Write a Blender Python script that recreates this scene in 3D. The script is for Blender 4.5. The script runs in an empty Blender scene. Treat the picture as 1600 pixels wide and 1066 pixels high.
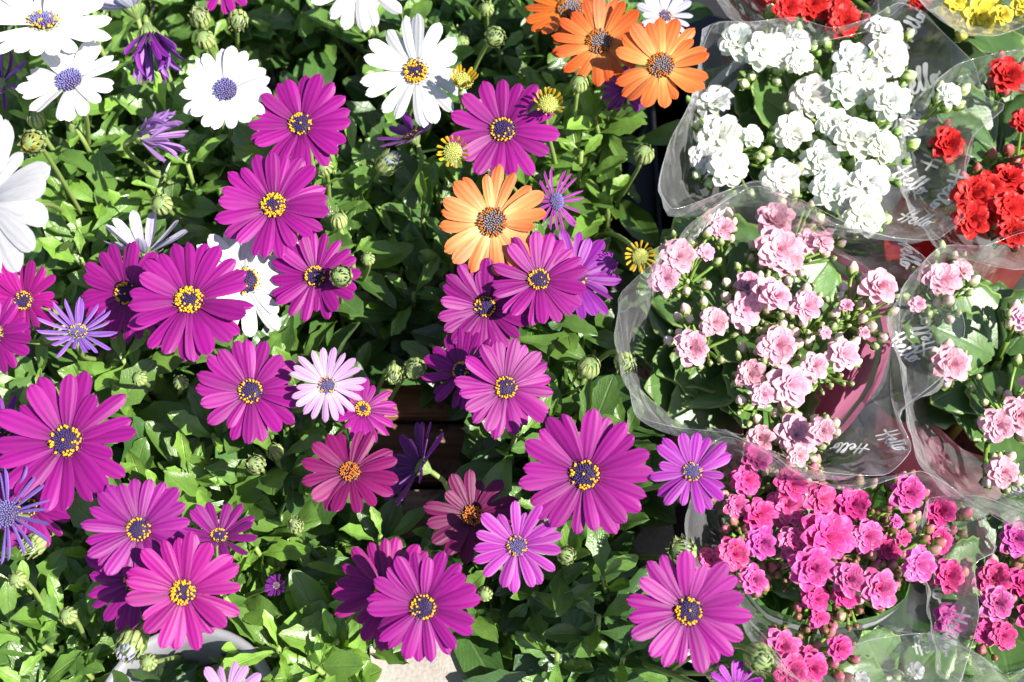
import bpy, math, random
from mathutils import Vector, Matrix, Euler
from mathutils.bvhtree import BVHTree

random.seed(11)
R_ = math.radians
scene = bpy.context.scene
COL = scene.collection

# ------------------------------------------------------------------ camera
TILT = R_(27.0)
LENS, SENSOR = 50.0, 36.0
AIM = Vector((0, 0, 0.285))
DIST = 0.875
FWD = Vector((0, math.sin(TILT), -math.cos(TILT)))
UPV = Vector((0, math.cos(TILT), math.sin(TILT)))
RGT = Vector((1, 0, 0))
CAM = AIM - FWD * DIST
cd = bpy.data.cameras.new('camera')
cam = bpy.data.objects.new('camera', cd)
COL.objects.link(cam)
cam.location = CAM
cam.rotation_euler = (TILT, 0, 0)
cd.lens, cd.sensor_width = LENS, SENSOR
cd.clip_start, cd.clip_end = 0.02, 60
cd.dof.use_dof = True
cd.dof.focus_distance = DIST
cd.dof.aperture_fstop = 9.0
scene.camera = cam

# ------------------------------------------------------------------ world and sun
SUN_AZ = Vector((0.90, -0.43)).normalized()      # towards the sun, on the ground plan
SUN_EL = R_(50)
world = bpy.data.worlds.new('World')
scene.world = world
world.use_nodes = True
nt = world.node_tree
bg = nt.nodes['Background']
sky = nt.nodes.new('ShaderNodeTexSky')
sky.sky_type = 'NISHITA'
sky.sun_disc = False
sky.sun_elevation = SUN_EL
sky.sun_rotation = math.atan2(SUN_AZ.x, SUN_AZ.y)
nt.links.new(sky.outputs['Color'], bg.inputs['Color'])
bg.inputs['Strength'].default_value = 0.07
sl = bpy.data.lights.new('sun', 'SUN')
sl.energy = 5.0
sl.angle = R_(0.5)
sl.color = (1.0, 0.95, 0.88)
sun = bpy.data.objects.new('sun', sl)
COL.objects.link(sun)
to_sun = Vector((SUN_AZ.x * math.cos(SUN_EL), SUN_AZ.y * math.cos(SUN_EL), math.sin(SUN_EL)))
sun.rotation_euler = to_sun.to_track_quat('Z', 'Y').to_euler()
sun.location = to_sun * 3

vs = scene.view_settings
vs.view_transform = 'Standard'
vs.look = 'None'
vs.exposure = 1.15
vs.gamma = 1.0
vs.use_curve_mapping = False
scene.render.engine = 'CYCLES'
cy = scene.cycles
cy.max_bounces = 7
cy.diffuse_bounces = 2
cy.glossy_bounces = 2
cy.transmission_bounces = 6
cy.transparent_max_bounces = 16
cy.use_denoising = True
cy.use_adaptive_sampling = True
cy.adaptive_threshold = 0.02
cy.caustics_reflective = False
cy.caustics_refractive = False

# ------------------------------------------------------------------ layout helpers
K = SENSOR / LENS / 1600.0


def P(px, py, z):
    d = FWD + RGT * ((px - 800) * K) - UPV * ((py - 533) * K)
    return CAM + d * ((z - CAM.z) / d.z)


def mpp(p):
    return (p - CAM).dot(FWD) * K


def proj(p):
    v = p - CAM
    d = v.dot(FWD)
    return 800 + v.dot(RGT) / d / K, 533 - v.dot(UPV) / d / K


def rnd(a, b):
    return random.uniform(a, b)


WM = {}


def link(name, data, mw, parent=None):
    o = bpy.data.objects.new(name, data)
    COL.objects.link(o)
    WM[o.name] = mw.copy()
    if parent is not None:
        o.parent = parent
        o.matrix_basis = WM[parent.name].inverted() @ mw
    else:
        o.matrix_basis = mw
    return o


def local(name, data, parent, loc, rot=(0, 0, 0), sc=(1, 1, 1), color=None):
    """a child placed in its parent's own frame"""
    o = bpy.data.objects.new(name, data)
    COL.objects.link(o)
    o.parent = parent
    o.location, o.rotation_euler, o.scale = loc, rot, sc
    if color:
        o.color = color
    return o


def tag(o, label=None, cat=None, group=None, kind=None):
    for k, v in (('label', label), ('category', cat), ('group', group), ('kind', kind)):
        if v:
            o[k] = v
    return o


def frame(y, z):
    """rotation whose Y axis is y and whose Z axis leans to z"""
    y = y.normalized()
    x = y.cross(z)
    if x.length < 1e-5:
        x = y.cross(Vector((0.3, 0.5, 0.8)))
    x.normalize()
    z = x.cross(y)
    return Matrix((x, y, z)).transposed().to_4x4()


def zframe(z, xh=Vector((1, 0, 0))):
    z = z.normalized()
    x = (xh - z * xh.dot(z)).normalized()
    y = z.cross(x)
    return Matrix((x, y, z)).transposed().to_4x4()


def mesh(name, v, f, mats, uv=None, mi=None, smooth=True):
    m = bpy.data.meshes.new(name)
    m.from_pydata([tuple(p) for p in v], [], f)
    for a in mats:
        m.materials.append(a)
    if smooth:
        m.polygons.foreach_set('use_smooth', [True] * len(f))
    if mi:
        m.polygons.foreach_set('material_index', mi)
    if uv:
        lay = m.uv_layers.new(name='UVMap')
        idx = [0] * len(m.loops)
        m.loops.foreach_get('vertex_index', idx)
        flat = []
        for i in idx:
            flat += uv[i]
        lay.data.foreach_set('uv', flat)
    m.update()
    return m


class MB:
    """collects pieces of one mesh"""
    def __init__(s):
        s.v, s.f, s.uv, s.mi = [], [], [], []

    def add(s, v, f, uv=None, mi=0, M=None):
        o = len(s.v)
        s.v += [tuple(M @ Vector(p)) if M is not None else tuple(p) for p in v]
        s.f += [tuple(i + o for i in q) for q in f]
        s.uv += uv if uv else [(0.5, 0.5)] * len(v)
        s.mi += [mi] * len(f)

    def build(s, name, mats, smooth=True):
        return mesh(name, s.v, s.f, mats, s.uv, s.mi, smooth)


def grid(nr, nc):
    return [(r * nc + c, r * nc + c + 1, (r + 1) * nc + c + 1, (r + 1) * nc + c) for r in range(nr - 1) for c in range(nc - 1)]


def tube(pts, rad, n=6, cap=True):
    v, f, uv = [], [], []
    pts = [Vector(p) for p in pts]
    ref = Vector((0.31, 0.2, 0.93))
    for i, p in enumerate(pts):
        t = (pts[min(i + 1, len(pts) - 1)] - pts[max(i - 1, 0)]).normalized()
        x = t.cross(ref)
        if x.length < 0.05:
            x = t.cross(Vector((1, 0, 0)))
        x.normalize()
        y = t.cross(x)
        r = rad[i] if isinstance(rad, (list, tuple)) else rad
        for k in range(n):
            a = 2 * math.pi * k / n
            v.append(p + x * (math.cos(a) * r) + y * (math.sin(a) * r))
            uv.append((k / n, i / (len(pts) - 1)))
    for i in range(len(pts) - 1):
        for k in range(n):
            a, b = i * n + k, i * n + (k + 1) % n
            f.append((a, b, b + n, a + n))
    if cap:
        f.append(tuple(range(n))[::-1])
        f.append(tuple(range((len(pts) - 1) * n, len(pts) * n)))
    return v, f, uv


def bez(a, b, c, d, n):
    out = []
    for i in range(n + 1):
        t = i / n
        s = 1 - t
        out.append(a * s ** 3 + b * (3 * s * s * t) + c * (3 * s * t * t) + d * t ** 3)
    return out


def catmull(pts, n, closed=False):
    out = []
    m = len(pts)
    for i in range(m if closed else m - 1):
        if closed:
            p = [pts[(i + k - 1) % m] for k in range(4)]
        else:
            p = [pts[max(0, min(m - 1, i + k - 1))] for k in range(4)]
        for j in range(n):
            t = j / n
            out.append(0.5 * (2 * p[1] + (p[2] - p[0]) * t + (2 * p[0] - 5 * p[1] + 4 * p[2] - p[3]) * t * t + (3 * p[1] - p[0] - 3 * p[2] + p[3]) * t ** 3))
    if not closed:
        out.append(pts[-1].copy())
    return out


def lathe(prof, n=24, closed_top=False):
    v, f, uv = [], [], []
    for i, (r, z) in enumerate(prof):
        for k in range(n):
            a = 2 * math.pi * k / n
            v.append((r * math.cos(a), r * math.sin(a), z))
            uv.append((k / n, i / (len(prof) - 1)))
    for i in range(len(prof) - 1):
        for k in range(n):
            a, b = i * n + k, i * n + (k + 1) % n
            f.append((a, b, b + n, a + n))
    if closed_top:
        f.append(tuple(range((len(prof) - 1) * n, len(prof) * n)))
    return v, f, uv


# ------------------------------------------------------------------ materials
class NT:
    def __init__(s, name):
        s.m = bpy.data.materials.new(name)
        s.m.use_nodes = True
        s.t = s.m.node_tree
        s.t.nodes.clear()
        s.out = s.n('OutputMaterial')

    def n(s, typ, ins=None, **kw):
        nd = s.t.nodes.new('ShaderNode' + typ)
        for k, v in kw.items():
            setattr(nd, k, v)
        for k, v in (ins or {}).items():
            s.put(nd.inputs[k], v)
        return nd

    def put(s, sock, v):
        if isinstance(v, bpy.types.NodeSocket):
            s.t.links.new(v, sock)
        elif isinstance(v, bpy.types.Node):
            s.t.links.new(v.outputs[0], sock)
        else:
            if isinstance(v, tuple) and len(v) == 3 and sock.type == 'RGBA':
                v = v + (1,)
            sock.default_value = v

    def math(s, op, a, b=0.0, clamp=False):
        nd = s.n('Math', {0: a, 1: b}, operation=op)
        nd.use_clamp = clamp
        return nd.outputs[0]

    def mix(s, fac, a, b, blend='MIX'):
        nd = s.n('Mix', data_type='RGBA', blend_type=blend)
        s.put(nd.inputs[0], fac)
        s.put(nd.inputs[6], a)
        s.put(nd.inputs[7], b)
        return nd.outputs[2]

    def ramp(s, fac, stops):
        nd = s.n('ValToRGB', {0: fac})
        el = nd.color_ramp.elements
        while len(el) < len(stops):
            el.new(0.5)
        for e, (p, c) in zip(el, stops):
            e.position = p
            e.color = (c + (1,)) if isinstance(c, tuple) else (c, c, c, 1)
        return nd.outputs[0]

    def done(s, shader):
        s.put(s.out.inputs[0], shader)
        return s.m


def petal_mat(name, main, base, edge, back, stripe=0.22, trans=0.24, rough=0.5, base_at=0.25, back_stripe=0.3, nst=3.0):
    t = NT(name)
    uv = t.n('UVMap')
    sep = t.n('SeparateXYZ', {0: uv})
    u, v = sep.outputs[0], sep.outputs[1]
    oi = t.n('ObjectInfo')
    nz = t.n('TexNoise', {'Vector': t.n('VectorMath', {0: t.n('VectorMath', {0: uv.outputs[0], 1: (9.0, 2.2, 1.0)}, operation='MULTIPLY'), 1: oi.outputs['Location']}, operation='ADD'), 'Scale': 2.0, 'Detail': 3.0})
    wob = t.math('MULTIPLY', t.math('SUBTRACT', nz.outputs[0], 0.5), 0.10)
    ph = t.math('MULTIPLY', t.math('ADD', u, wob), 6.2832 * nst)
    st = t.math('ADD', t.math('MULTIPLY', t.math('COSINE', ph), 0.5), 0.5)
    ed = t.math('POWER', t.math('ABSOLUTE', t.math('MULTIPLY', t.math('SUBTRACT', u, 0.5), 2.0)), 4.0)
    c = t.mix(t.ramp(v, [(0.02, 1.0), (base_at, 0.35), (min(0.95, base_at * 2.6), 0.0)]), main, base)
    c = t.mix(t.math('MULTIPLY', ed, 0.55), c, edge)
    dark = t.math('SUBTRACT', 1.0, t.math('MULTIPLY', st, stripe))
    c = t.mix(1.0, c, dark, 'MULTIPLY')
    val = t.math('ADD', t.math('MULTIPLY', nz.outputs[0], 0.5), 0.75)
    c = t.mix(1.0, c, val, 'MULTIPLY')
    spk = t.ramp(t.n('TexVoronoi', {'Vector': t.n('VectorMath', {0: uv.outputs[0], 1: oi.outputs['Location']}, operation='ADD'), 'Scale': 22.0}).outputs['Distance'], [(0.0, 0.22), (0.07, 0.0)])
    c = t.mix(spk, c, (0.75, 0.6, 0.6))
    cb = t.mix(t.math('MULTIPLY', st, back_stripe), back, main)
    geo = t.n('NewGeometry')
    c = t.mix(geo.outputs['Backfacing'], c, cb)
    c = t.mix(1.0, c, oi.outputs['Color'], 'MULTIPLY')
    bump = t.n('Bump', {'Height': st, 'Distance': 0.00018, 'Strength': 0.7})
    pb = t.n('BsdfPrincipled', {'Base Color': c, 'Roughness': rough, 'Specular IOR Level': 0.35, 'Normal': bump, 'Sheen Weight': 0.05, 'Sheen Roughness': 0.4})
    tr = t.n('BsdfTranslucent', {'Color': c})
    return t.done(t.n('MixShader', {0: trans, 1: pb, 2: tr}))


M = {}
M['purple'] = petal_mat('petal_purple', (0.28, 0.005, 0.200), (0.12, 0.003, 0.09), (0.39, 0.03, 0.30), (0.34, 0.10, 0.42))
M['magenta'] = petal_mat('petal_magenta', (0.32, 0.006, 0.165), (0.20, 0.003, 0.09), (0.50, 0.03, 0.28), (0.30, 0.05, 0.25))
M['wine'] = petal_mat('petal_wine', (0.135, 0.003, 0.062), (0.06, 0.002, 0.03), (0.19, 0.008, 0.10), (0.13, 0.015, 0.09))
M['violet'] = petal_mat('petal_violet', (0.17, 0.010, 0.24), (0.07, 0.004, 0.11), (0.34, 0.08, 0.42), (0.30, 0.13, 0.48))
M['orchid'] = petal_mat('petal_orchid', (0.34, 0.024, 0.31), (0.24, 0.014, 0.24), (0.56, 0.28, 0.56), (0.40, 0.15, 0.48))
M['lilac'] = petal_mat('petal_lilac', (0.50, 0.26, 0.55), (0.60, 0.48, 0.66), (0.48, 0.24, 0.52), (0.52, 0.30, 0.62), stripe=0.2, base_at=0.35)
M['blue'] = petal_mat('petal_blue_violet', (0.20, 0.11, 0.46), (0.14, 0.09, 0.36), (0.40, 0.30, 0.62), (0.30, 0.16, 0.42), stripe=0.4)
M['white'] = petal_mat('petal_white', (0.70, 0.70, 0.72), (0.66, 0.66, 0.68), (0.72, 0.72, 0.74), (0.60, 0.57, 0.70), stripe=0.05, trans=0.3, back_stripe=0.5, nst=3.0)
M['mauve_white'] = petal_mat('petal_mauve_white', (0.52, 0.52, 0.68), (0.62, 0.62, 0.72), (0.42, 0.36, 0.60), (0.50, 0.44, 0.58), stripe=0.2, trans=0.3, back_stripe=0.5)
M['orange'] = petal_mat('petal_orange', (0.66, 0.105, 0.018), (0.80, 0.42, 0.12), (0.74, 0.22, 0.06), (0.50, 0.13, 0.06), stripe=0.12, base_at=0.42)
M['rust'] = petal_mat('petal_rust_orange', (0.64, 0.115, 0.012), (0.70, 0.25, 0.03), (0.70, 0.17, 0.03), (0.36, 0.07, 0.04), stripe=0.3, base_at=0.25)
M['yellow'] = petal_mat('petal_yellow', (0.62, 0.38, 0.012), (0.34, 0.28, 0.02), (0.66, 0.44, 0.03), (0.50, 0.36, 0.03), stripe=0.3)
M['greenish'] = petal_mat('petal_pale_green', (0.55, 0.60, 0.35), (0.40, 0.50, 0.15), (0.62, 0.62, 0.45), (0.50, 0.56, 0.30), stripe=0.4)

# kalanchoe florets
FL = {}
FL['white'] = petal_mat('floret_white', (0.83, 0.83, 0.80), (0.58, 0.66, 0.30), (0.84, 0.84, 0.83), (0.66, 0.74, 0.46), stripe=0.03, trans=0.45, base_at=0.15)
FL['pink'] = petal_mat('floret_pink', (0.80, 0.39, 0.49), (0.74, 0.24, 0.36), (0.84, 0.70, 0.74), (0.78, 0.58, 0.62), stripe=0.06, trans=0.3)
FL['hot'] = petal_mat('floret_hot_pink', (0.68, 0.045, 0.25), (0.50, 0.02, 0.15), (0.80, 0.30, 0.50), (0.62, 0.14, 0.38), stripe=0.15, trans=0.25)
FL['red'] = petal_mat('floret_red', (0.62, 0.018, 0.016), (0.42, 0.01, 0.01), (0.72, 0.06, 0.05), (0.52, 0.06, 0.05), stripe=0.12, trans=0.25)
FL['yellow'] = petal_mat('floret_yellow', (0.80, 0.66, 0.06), (0.66, 0.50, 0.03), (0.82, 0.72, 0.2), (0.70, 0.62, 0.14), stripe=0.12, trans=0.3)


def leaf_mat(name, col, rough, trans, dust=0.5, vein=0.25, bumpd=0.0006, sidev=0.35, rim=0.0):
    t = NT(name)
    uv = t.n('UVMap')
    sep = t.n('SeparateXYZ', {0: uv})
    u, v = sep.outputs[0], sep.outputs[1]
    oi = t.n('ObjectInfo')
    off = t.n('VectorMath', {0: t.n('TexCoord').outputs['Object'], 1: oi.outputs['Location']}, operation='ADD')
    nz = t.n('TexNoise', {'Vector': off, 'Scale': 4.5, 'Detail': 3.0})
    nz2 = t.n('TexNoise', {'Vector': off, 'Scale': 34.0, 'Detail': 1.0})
    au = t.math('ABSOLUTE', t.math('SUBTRACT', u, 0.5))
    mid = t.ramp(au, [(0.0, 1.0), (0.05, 0.0)])
    side = t.math('SINE', t.math('MULTIPLY', t.math('SUBTRACT', v, t.math('MULTIPLY', au, 0.7)), 44.0))
    side = t.math('MULTIPLY', t.math('POWER', t.math('ABSOLUTE', side), 8.0), sidev)
    vn = t.math('ADD', mid, side, True)
    c = t.mix(1.0, oi.outputs['Color'], col, 'MULTIPLY')
    c = t.mix(1.0, c, t.math('ADD', t.math('MULTIPLY', nz.outputs[0], 0.9), 0.55), 'MULTIPLY')
    c = t.mix(t.math('MULTIPLY', vn, vein), c, t.mix(0.5, c, (0.35, 0.5, 0.2)))
    if rim:
        edge = t.math('MAXIMUM', t.ramp(au, [(0.455, 0.0), (0.485, 1.0)]), t.ramp(v, [(0.955, 0.0), (0.985, 1.0)]))
        c = t.mix(t.math('MULTIPLY', edge, rim), c, (0.34, 0.46, 0.12))
    sp = t.n('TexVoronoi', {'Vector': off, 'Scale': 30.0})
    spk = t.math('MULTIPLY', t.ramp(sp.outputs['Distance'], [(0.0, 1.0), (0.16, 0.0)]), t.ramp(nz.outputs[0], [(0.45, 0.0), (0.6, 1.0)]))
    c = t.mix(t.math('MULTIPLY', spk, dust), c, (0.5, 0.52, 0.45))
    geo = t.n('NewGeometry')
    c = t.mix(t.math('MULTIPLY', geo.outputs['Backfacing'], 0.45), c, (0.16, 0.22, 0.11))
    h = t.math('ADD', t.math('MULTIPLY', t.math('ADD', mid, t.math('MULTIPLY', side, 0.3)), -0.6), t.math('ADD', t.math('MULTIPLY', nz.outputs[0], 1.0), t.math('MULTIPLY', nz2.outputs[0], 0.25)))
    bump = t.n('Bump', {'Height': h, 'Distance': bumpd, 'Strength': 0.7})
    pb = t.n('BsdfPrincipled', {'Base Color': c, 'Roughness': t.math('ADD', t.math('MULTIPLY', nz.outputs[0], 0.2), rough), 'Specular IOR Level': 0.75, 'Normal': bump})
    tc = t.mix(1.0, c, (1.5, 1.5, 0.5), 'MULTIPLY')
    tr = t.n('BsdfTranslucent', {'Color': tc})
    return t.done(t.n('MixShader', {0: trans, 1: pb, 2: tr}))


M['leaf'] = leaf_mat('daisy_leaf', (1, 1, 1), 0.24, 0.24, bumpd=0.0010, vein=.35)
M['kleaf'] = leaf_mat('kalanchoe_leaf', (1, 1, 1), 0.30, 0.18, dust=0.15, vein=0.2, bumpd=0.0008, sidev=0.06, rim=0.6)


def plain(name, col, rough=0.5, spec=0.4, noise=0.25, scale=60.0, bump=0.0, trans=0.0, objcol=False):
    t = NT(name)
    tc = t.n('TexCoord')
    nz = t.n('TexNoise', {'Vector': tc.outputs['Object'], 'Scale': scale, 'Detail': 4.0})
    c = t.mix(1.0, col, t.math('ADD', t.math('MULTIPLY', nz.outputs[0], 2 * noise), 1 - noise), 'MULTIPLY')
    if objcol:
        c = t.mix(1.0, c, t.n('ObjectInfo').outputs['Color'], 'MULTIPLY')
    ins = {'Base Color': c, 'Roughness': rough, 'Specular IOR Level': spec}
    if bump:
        ins['Normal'] = t.n('Bump', {'Height': nz.outputs[0], 'Distance': bump, 'Strength': 0.8})
    sh = t.n('BsdfPrincipled', ins)
    if trans:
        sh = t.n('MixShader', {0: trans, 1: sh, 2: t.n('BsdfTranslucent', {'Color': c})})
    return t.done(sh)


M['stem'] = plain('green_stem', (0.24, 0.33, 0.09), 0.5, 0.3, 0.2, 30, trans=0.1)
M['kstem'] = plain('kalanchoe_stem', (0.20, 0.32, 0.06), 0.4, 0.4, 0.2, 150, trans=0.15)
M['calyx'] = plain('calyx_green', (0.20, 0.28, 0.10), 0.55, 0.3, 0.35, 9, trans=0.1)
M['bract'] = plain('bract_green', (0.22, 0.31, 0.10), 0.5, 0.3, 0.4, 7, trans=0.15)
M['bract_tip'] = plain('bract_pale', (0.42, 0.48, 0.18), 0.5, 0.3, 0.35, 7, trans=0.15)
M['disc_dark'] = plain('disc_dark', (0.030, 0.010, 0.035), 0.6, 0.3, 0.3, 800)
M['disc_violet'] = plain('disc_violet', (0.045, 0.030, 0.13), 0.45, 0.4, 0.4, 1200)
M['disc_blue'] = plain('disc_blue', (0.16, 0.15, 0.36), 0.5, 0.4, 0.4, 1200)
M['disc_grey'] = plain('disc_grey', (0.22, 0.19, 0.20), 0.5, 0.4, 0.5, 1200)
M['disc_green'] = plain('disc_green', (0.36, 0.38, 0.09), 0.5, 0.4, 0.4, 1200)
M['pollen'] = plain('pollen_yellow', (0.72, 0.36, 0.012), 0.6, 0.3, 0.3, 900)
M['pollen_rust'] = plain('pollen_rust', (0.40, 0.13, 0.015), 0.6, 0.3, 0.4, 900)
M['soil'] = plain('potting_soil', (0.030, 0.020, 0.013), 0.9, 0.2, 0.6, 300, 0.004)
M['pot_grey'] = plain('pot_grey_plastic', (0.22, 0.22, 0.24), 0.45, 0.4, 0.12, 40, 0.0003)
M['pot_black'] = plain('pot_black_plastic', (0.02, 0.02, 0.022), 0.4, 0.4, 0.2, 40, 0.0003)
M['print_white'] = plain('white_print', (0.92, 0.92, 0.92), 0.5, 0.3, 0.0, 50, trans=0.4)
M['print_grey'] = plain('grey_print', (0.55, 0.55, 0.55), 0.5, 0.3, 0.05, 50)


def bud_mat(name, tip, low):
    t = NT(name)
    v = t.n('SeparateXYZ', {0: t.n('UVMap')}).outputs[1]
    oi = t.n('ObjectInfo')
    nz = t.n('TexNoise', {'Vector': t.n('VectorMath', {0: t.n('TexCoord').outputs['Object'], 1: oi.outputs['Location']}, operation='ADD'), 'Scale': 3.0, 'Detail': 3.0})
    c = t.ramp(t.math('ADD', v, t.math('MULTIPLY', t.math('SUBTRACT', nz.outputs[0], 0.5), 0.5)), [(0.38, low), (0.74, tip), (0.97, tuple(min(.85, q * 1.15 + .04) for q in tip))])
    c = t.mix(1.0, c, oi.outputs['Color'], 'MULTIPLY')
    pb = t.n('BsdfPrincipled', {'Base Color': c, 'Roughness': 0.4, 'Specular IOR Level': 0.4})
    return t.done(t.n('MixShader', {0: 0.25, 1: pb, 2: t.n('BsdfTranslucent', {'Color': c})}))


BUDM = {
    'white': bud_mat('bud_white', (0.62, 0.70, 0.40), (0.28, 0.42, 0.08)),
    'pink': bud_mat('bud_pink', (0.78, 0.58, 0.54), (0.42, 0.50, 0.18)),
    'hot': bud_mat('bud_hot', (0.52, 0.16, 0.20), (0.26, 0.28, 0.07)),
    'red': bud_mat('bud_red', (0.52, 0.09, 0.12), (0.24, 0.22, 0.05)),
    'yellow': bud_mat('bud_yellow', (0.68, 0.62, 0.12), (0.34, 0.42, 0.08)),
}


def film_mat(name, milk):
    t = NT(name)
    tc = t.n('TexCoord')
    nz = t.n('TexNoise', {'Vector': tc.outputs['Object'], 'Scale': 16.0, 'Detail': 2.0, 'Distortion': 1.5})
    nz2 = t.n('TexNoise', {'Vector': t.n('VectorMath', {0: tc.outputs['Object'], 1: (60.0, 18.0, 14.0)}, operation='MULTIPLY'), 'Scale': 1.0, 'Detail': 2.0})
    rid = t.math('ABSOLUTE', t.math('SUBTRACT', nz.outputs[0], 0.5))
    h = t.math('ADD', t.math('MULTIPLY', rid, -1.6), t.math('MULTIPLY', nz2.outputs[0], 0.5))
    bump = t.n('Bump', {'Height': h, 'Distance': 0.010, 'Strength': 0.4})
    lw = t.n('LayerWeight', {'Blend': 0.5, 'Normal': bump})
    f = t.math('POWER', lw.outputs['Facing'], 2.5)
    fac = t.math('ADD', t.math('MULTIPLY', f, 0.6), 0.06, True)
    tp = t.n('BsdfTransparent', {'Color': (0.96, 0.97, 0.97)})
    gl = t.n('BsdfGlossy', {'Color': (1, 1, 1), 'Roughness': 0.11, 'Normal': bump})
    a = t.n('MixShader', {0: fac, 1: tp, 2: gl})
    df = t.n('AddShader', {0: t.n('BsdfDiffuse', {'Color': (0.42, 0.42, 0.43)}), 1: t.n('BsdfTranslucent', {'Color': (0.42, 0.42, 0.43)})})
    mk = t.math('ADD', t.math('MULTIPLY', t.ramp(nz2.outputs[0], [(0.35, 0.4), (0.65, 1.6)]), milk), t.math('MULTIPLY', f, 0.16), True)
    return t.done(t.n('MixShader', {0: mk, 1: a, 2: df}))


M['film'] = film_mat('clear_film', 0.08)


def band_mat(name, col):
    t = NT(name)
    pb = t.n('BsdfPrincipled', {'Base Color': col, 'Roughness': 0.3, 'Specular IOR Level': 0.5})
    tr = t.n('BsdfTranslucent', {'Color': col})
    return t.done(t.n('MixShader', {0: 0.6, 1: pb, 2: tr}))


def wood_mat():
    t = NT('weathered_wood')
    tc = t.n('TexCoord')
    oi = t.n('ObjectInfo')
    v = t.n('VectorMath', {0: t.n('VectorMath', {0: tc.outputs['Object'], 1: (7.0, 110.0, 60.0)}, operation='MULTIPLY'), 1: oi.outputs['Location']}, operation='ADD')
    nz = t.n('TexNoise', {'Vector': v, 'Scale': 1.0, 'Detail': 6.0, 'Distortion': 0.6})
    st = t.n('TexNoise', {'Vector': tc.outputs['Object'], 'Scale': 45.0, 'Detail': 4.0})
    c = t.ramp(nz.outputs[0], [(0.3, (0.10, 0.065, 0.042)), (0.5, (0.24, 0.17, 0.12)), (0.7, (0.34, 0.27, 0.21))])
    c = t.mix(t.ramp(st.outputs[0], [(0.60, 0.0), (0.68, 0.8)]), c, (0.05, 0.04, 0.035))
    c = t.mix(1.0, c, oi.outputs['Color'], 'MULTIPLY')
    b = t.n('Bump', {'Height': nz.outputs[0], 'Distance': 0.001, 'Strength': 0.8})
    return t.done(t.n('BsdfPrincipled', {'Base Color': c, 'Roughness': 0.75, 'Normal': b, 'Specular IOR Level': 0.25}))


M['wood'] = wood_mat()


def concrete_mat():
    t = NT('pale_paving')
    tc = t.n('TexCoord')
    a = t.n('TexNoise', {'Vector': tc.outputs['Object'], 'Scale': 22.0, 'Detail': 6.0})
    b = t.n('TexNoise', {'Vector': tc.outputs['Object'], 'Scale': 400.0, 'Detail': 3.0})
    c = t.ramp(a.outputs[0], [(0.3, (0.26, 0.235, 0.215)), (0.7, (0.42, 0.39, 0.36))])
    c = t.mix(1.0, c, t.math('ADD', t.math('MULTIPLY', b.outputs[0], 0.6), 0.7), 'MULTIPLY')
    bp = t.n('Bump', {'Height': b.outputs[0], 'Distance': 0.001, 'Strength': 0.6})
    return t.done(t.n('BsdfPrincipled', {'Base Color': c, 'Roughness': 0.85, 'Normal': bp, 'Specular IOR Level': 0.2}))


M['ground'] = concrete_mat()

# ------------------------------------------------------------------ the setting: paving and a slatted wooden pallet
g = 12.0
gm = mesh('ground', [(-g, -g, 0), (g, -g, 0), (g, g, 0), (-g, g, 0)], [(0, 1, 2, 3)], [M['ground']], smooth=False)
tag(link('ground', gm, Matrix.Identity(4)), 'pale concrete paving under the flower pots', kind='structure')


def box_mesh(name, sx, sy, sz, mat, bev=0.002):
    import bmesh
    bm = bmesh.new()
    bmesh.ops.create_cube(bm, size=1.0)
    for v in bm.verts:
        v.co = Vector((v.co.x * sx, v.co.y * sy, v.co.z * sz))
    bmesh.ops.bevel(bm, geom=bm.edges[:], offset=bev, segments=2, affect='EDGES')
    m = bpy.data.meshes.new(name)
    bm.to_mesh(m)
    bm.free()
    m.materials.append(mat)
    return m


pc = P(662, 715, 0.125)
pallet = link('wooden_crate', None, Matrix.Translation((pc.x, pc.y, 0)))
tag(pallet, 'weathered brown wooden crate showing through the gap between the purple daisies', 'crate')
slat = box_mesh('plank', 0.112, 0.044, 0.012, M['wood'])
for i, (dy, tint) in enumerate(((0.052, (1.7, 1.2, 0.85, 1)), (0.002, (0.75, 0.56, 0.46, 1)), (-0.048, (1.5, 1.45, 1.4, 1)))):
    o = link('plank', slat, Matrix.Translation((pc.x + rnd(-.004, .004), pc.y + dy, 0.125)) @ Matrix.Rotation(rnd(-.01, .01), 4, 'Z'), pallet)
    o.color = tint
brr = box_mesh('bearer', 0.014, 0.15, 0.118, M['wood'])
for dx in (-0.045, 0.045):
    o = link('bearer', brr, Matrix.Translation((pc.x + dx, pc.y + 0.002, 0.0595)), pallet)
    o.color = (0.7, 0.6, 0.5, 1)



def shade_base(x0, y0, x1, y1, label):  # made-up black base, puts the deep shade between pots into its colour
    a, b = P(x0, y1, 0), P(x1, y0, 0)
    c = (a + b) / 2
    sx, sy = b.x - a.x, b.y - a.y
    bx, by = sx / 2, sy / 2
    r = link('added_shade_base', None, Matrix.Translation((c.x, c.y, 0)))
    tag(r, label, 'shade_base')
    link('shade_base_floor', box_mesh('shade_base_floor', sx, sy, .004, M['pot_black'], .001), Matrix.Translation((c.x, c.y, .0041)), r)
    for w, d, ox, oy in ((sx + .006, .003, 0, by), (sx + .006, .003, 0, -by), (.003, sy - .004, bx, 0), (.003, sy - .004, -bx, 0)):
        link('shade_base_side', box_mesh('shade_base_side', w, d, .03, M['pot_black'], .001), Matrix.Translation((c.x + ox, c.y + oy, .0165)), r)


shade_base(520, -120, 1050, 430, 'added black base standing in for deep shade beside the orange daisies')
shade_base(1066, -190, 1760, 1130, 'added black base standing in for deep shade under the wrapped kalanchoes')

# ------------------------------------------------------------------ daisy pieces (unit flower: radius 1)


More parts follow.
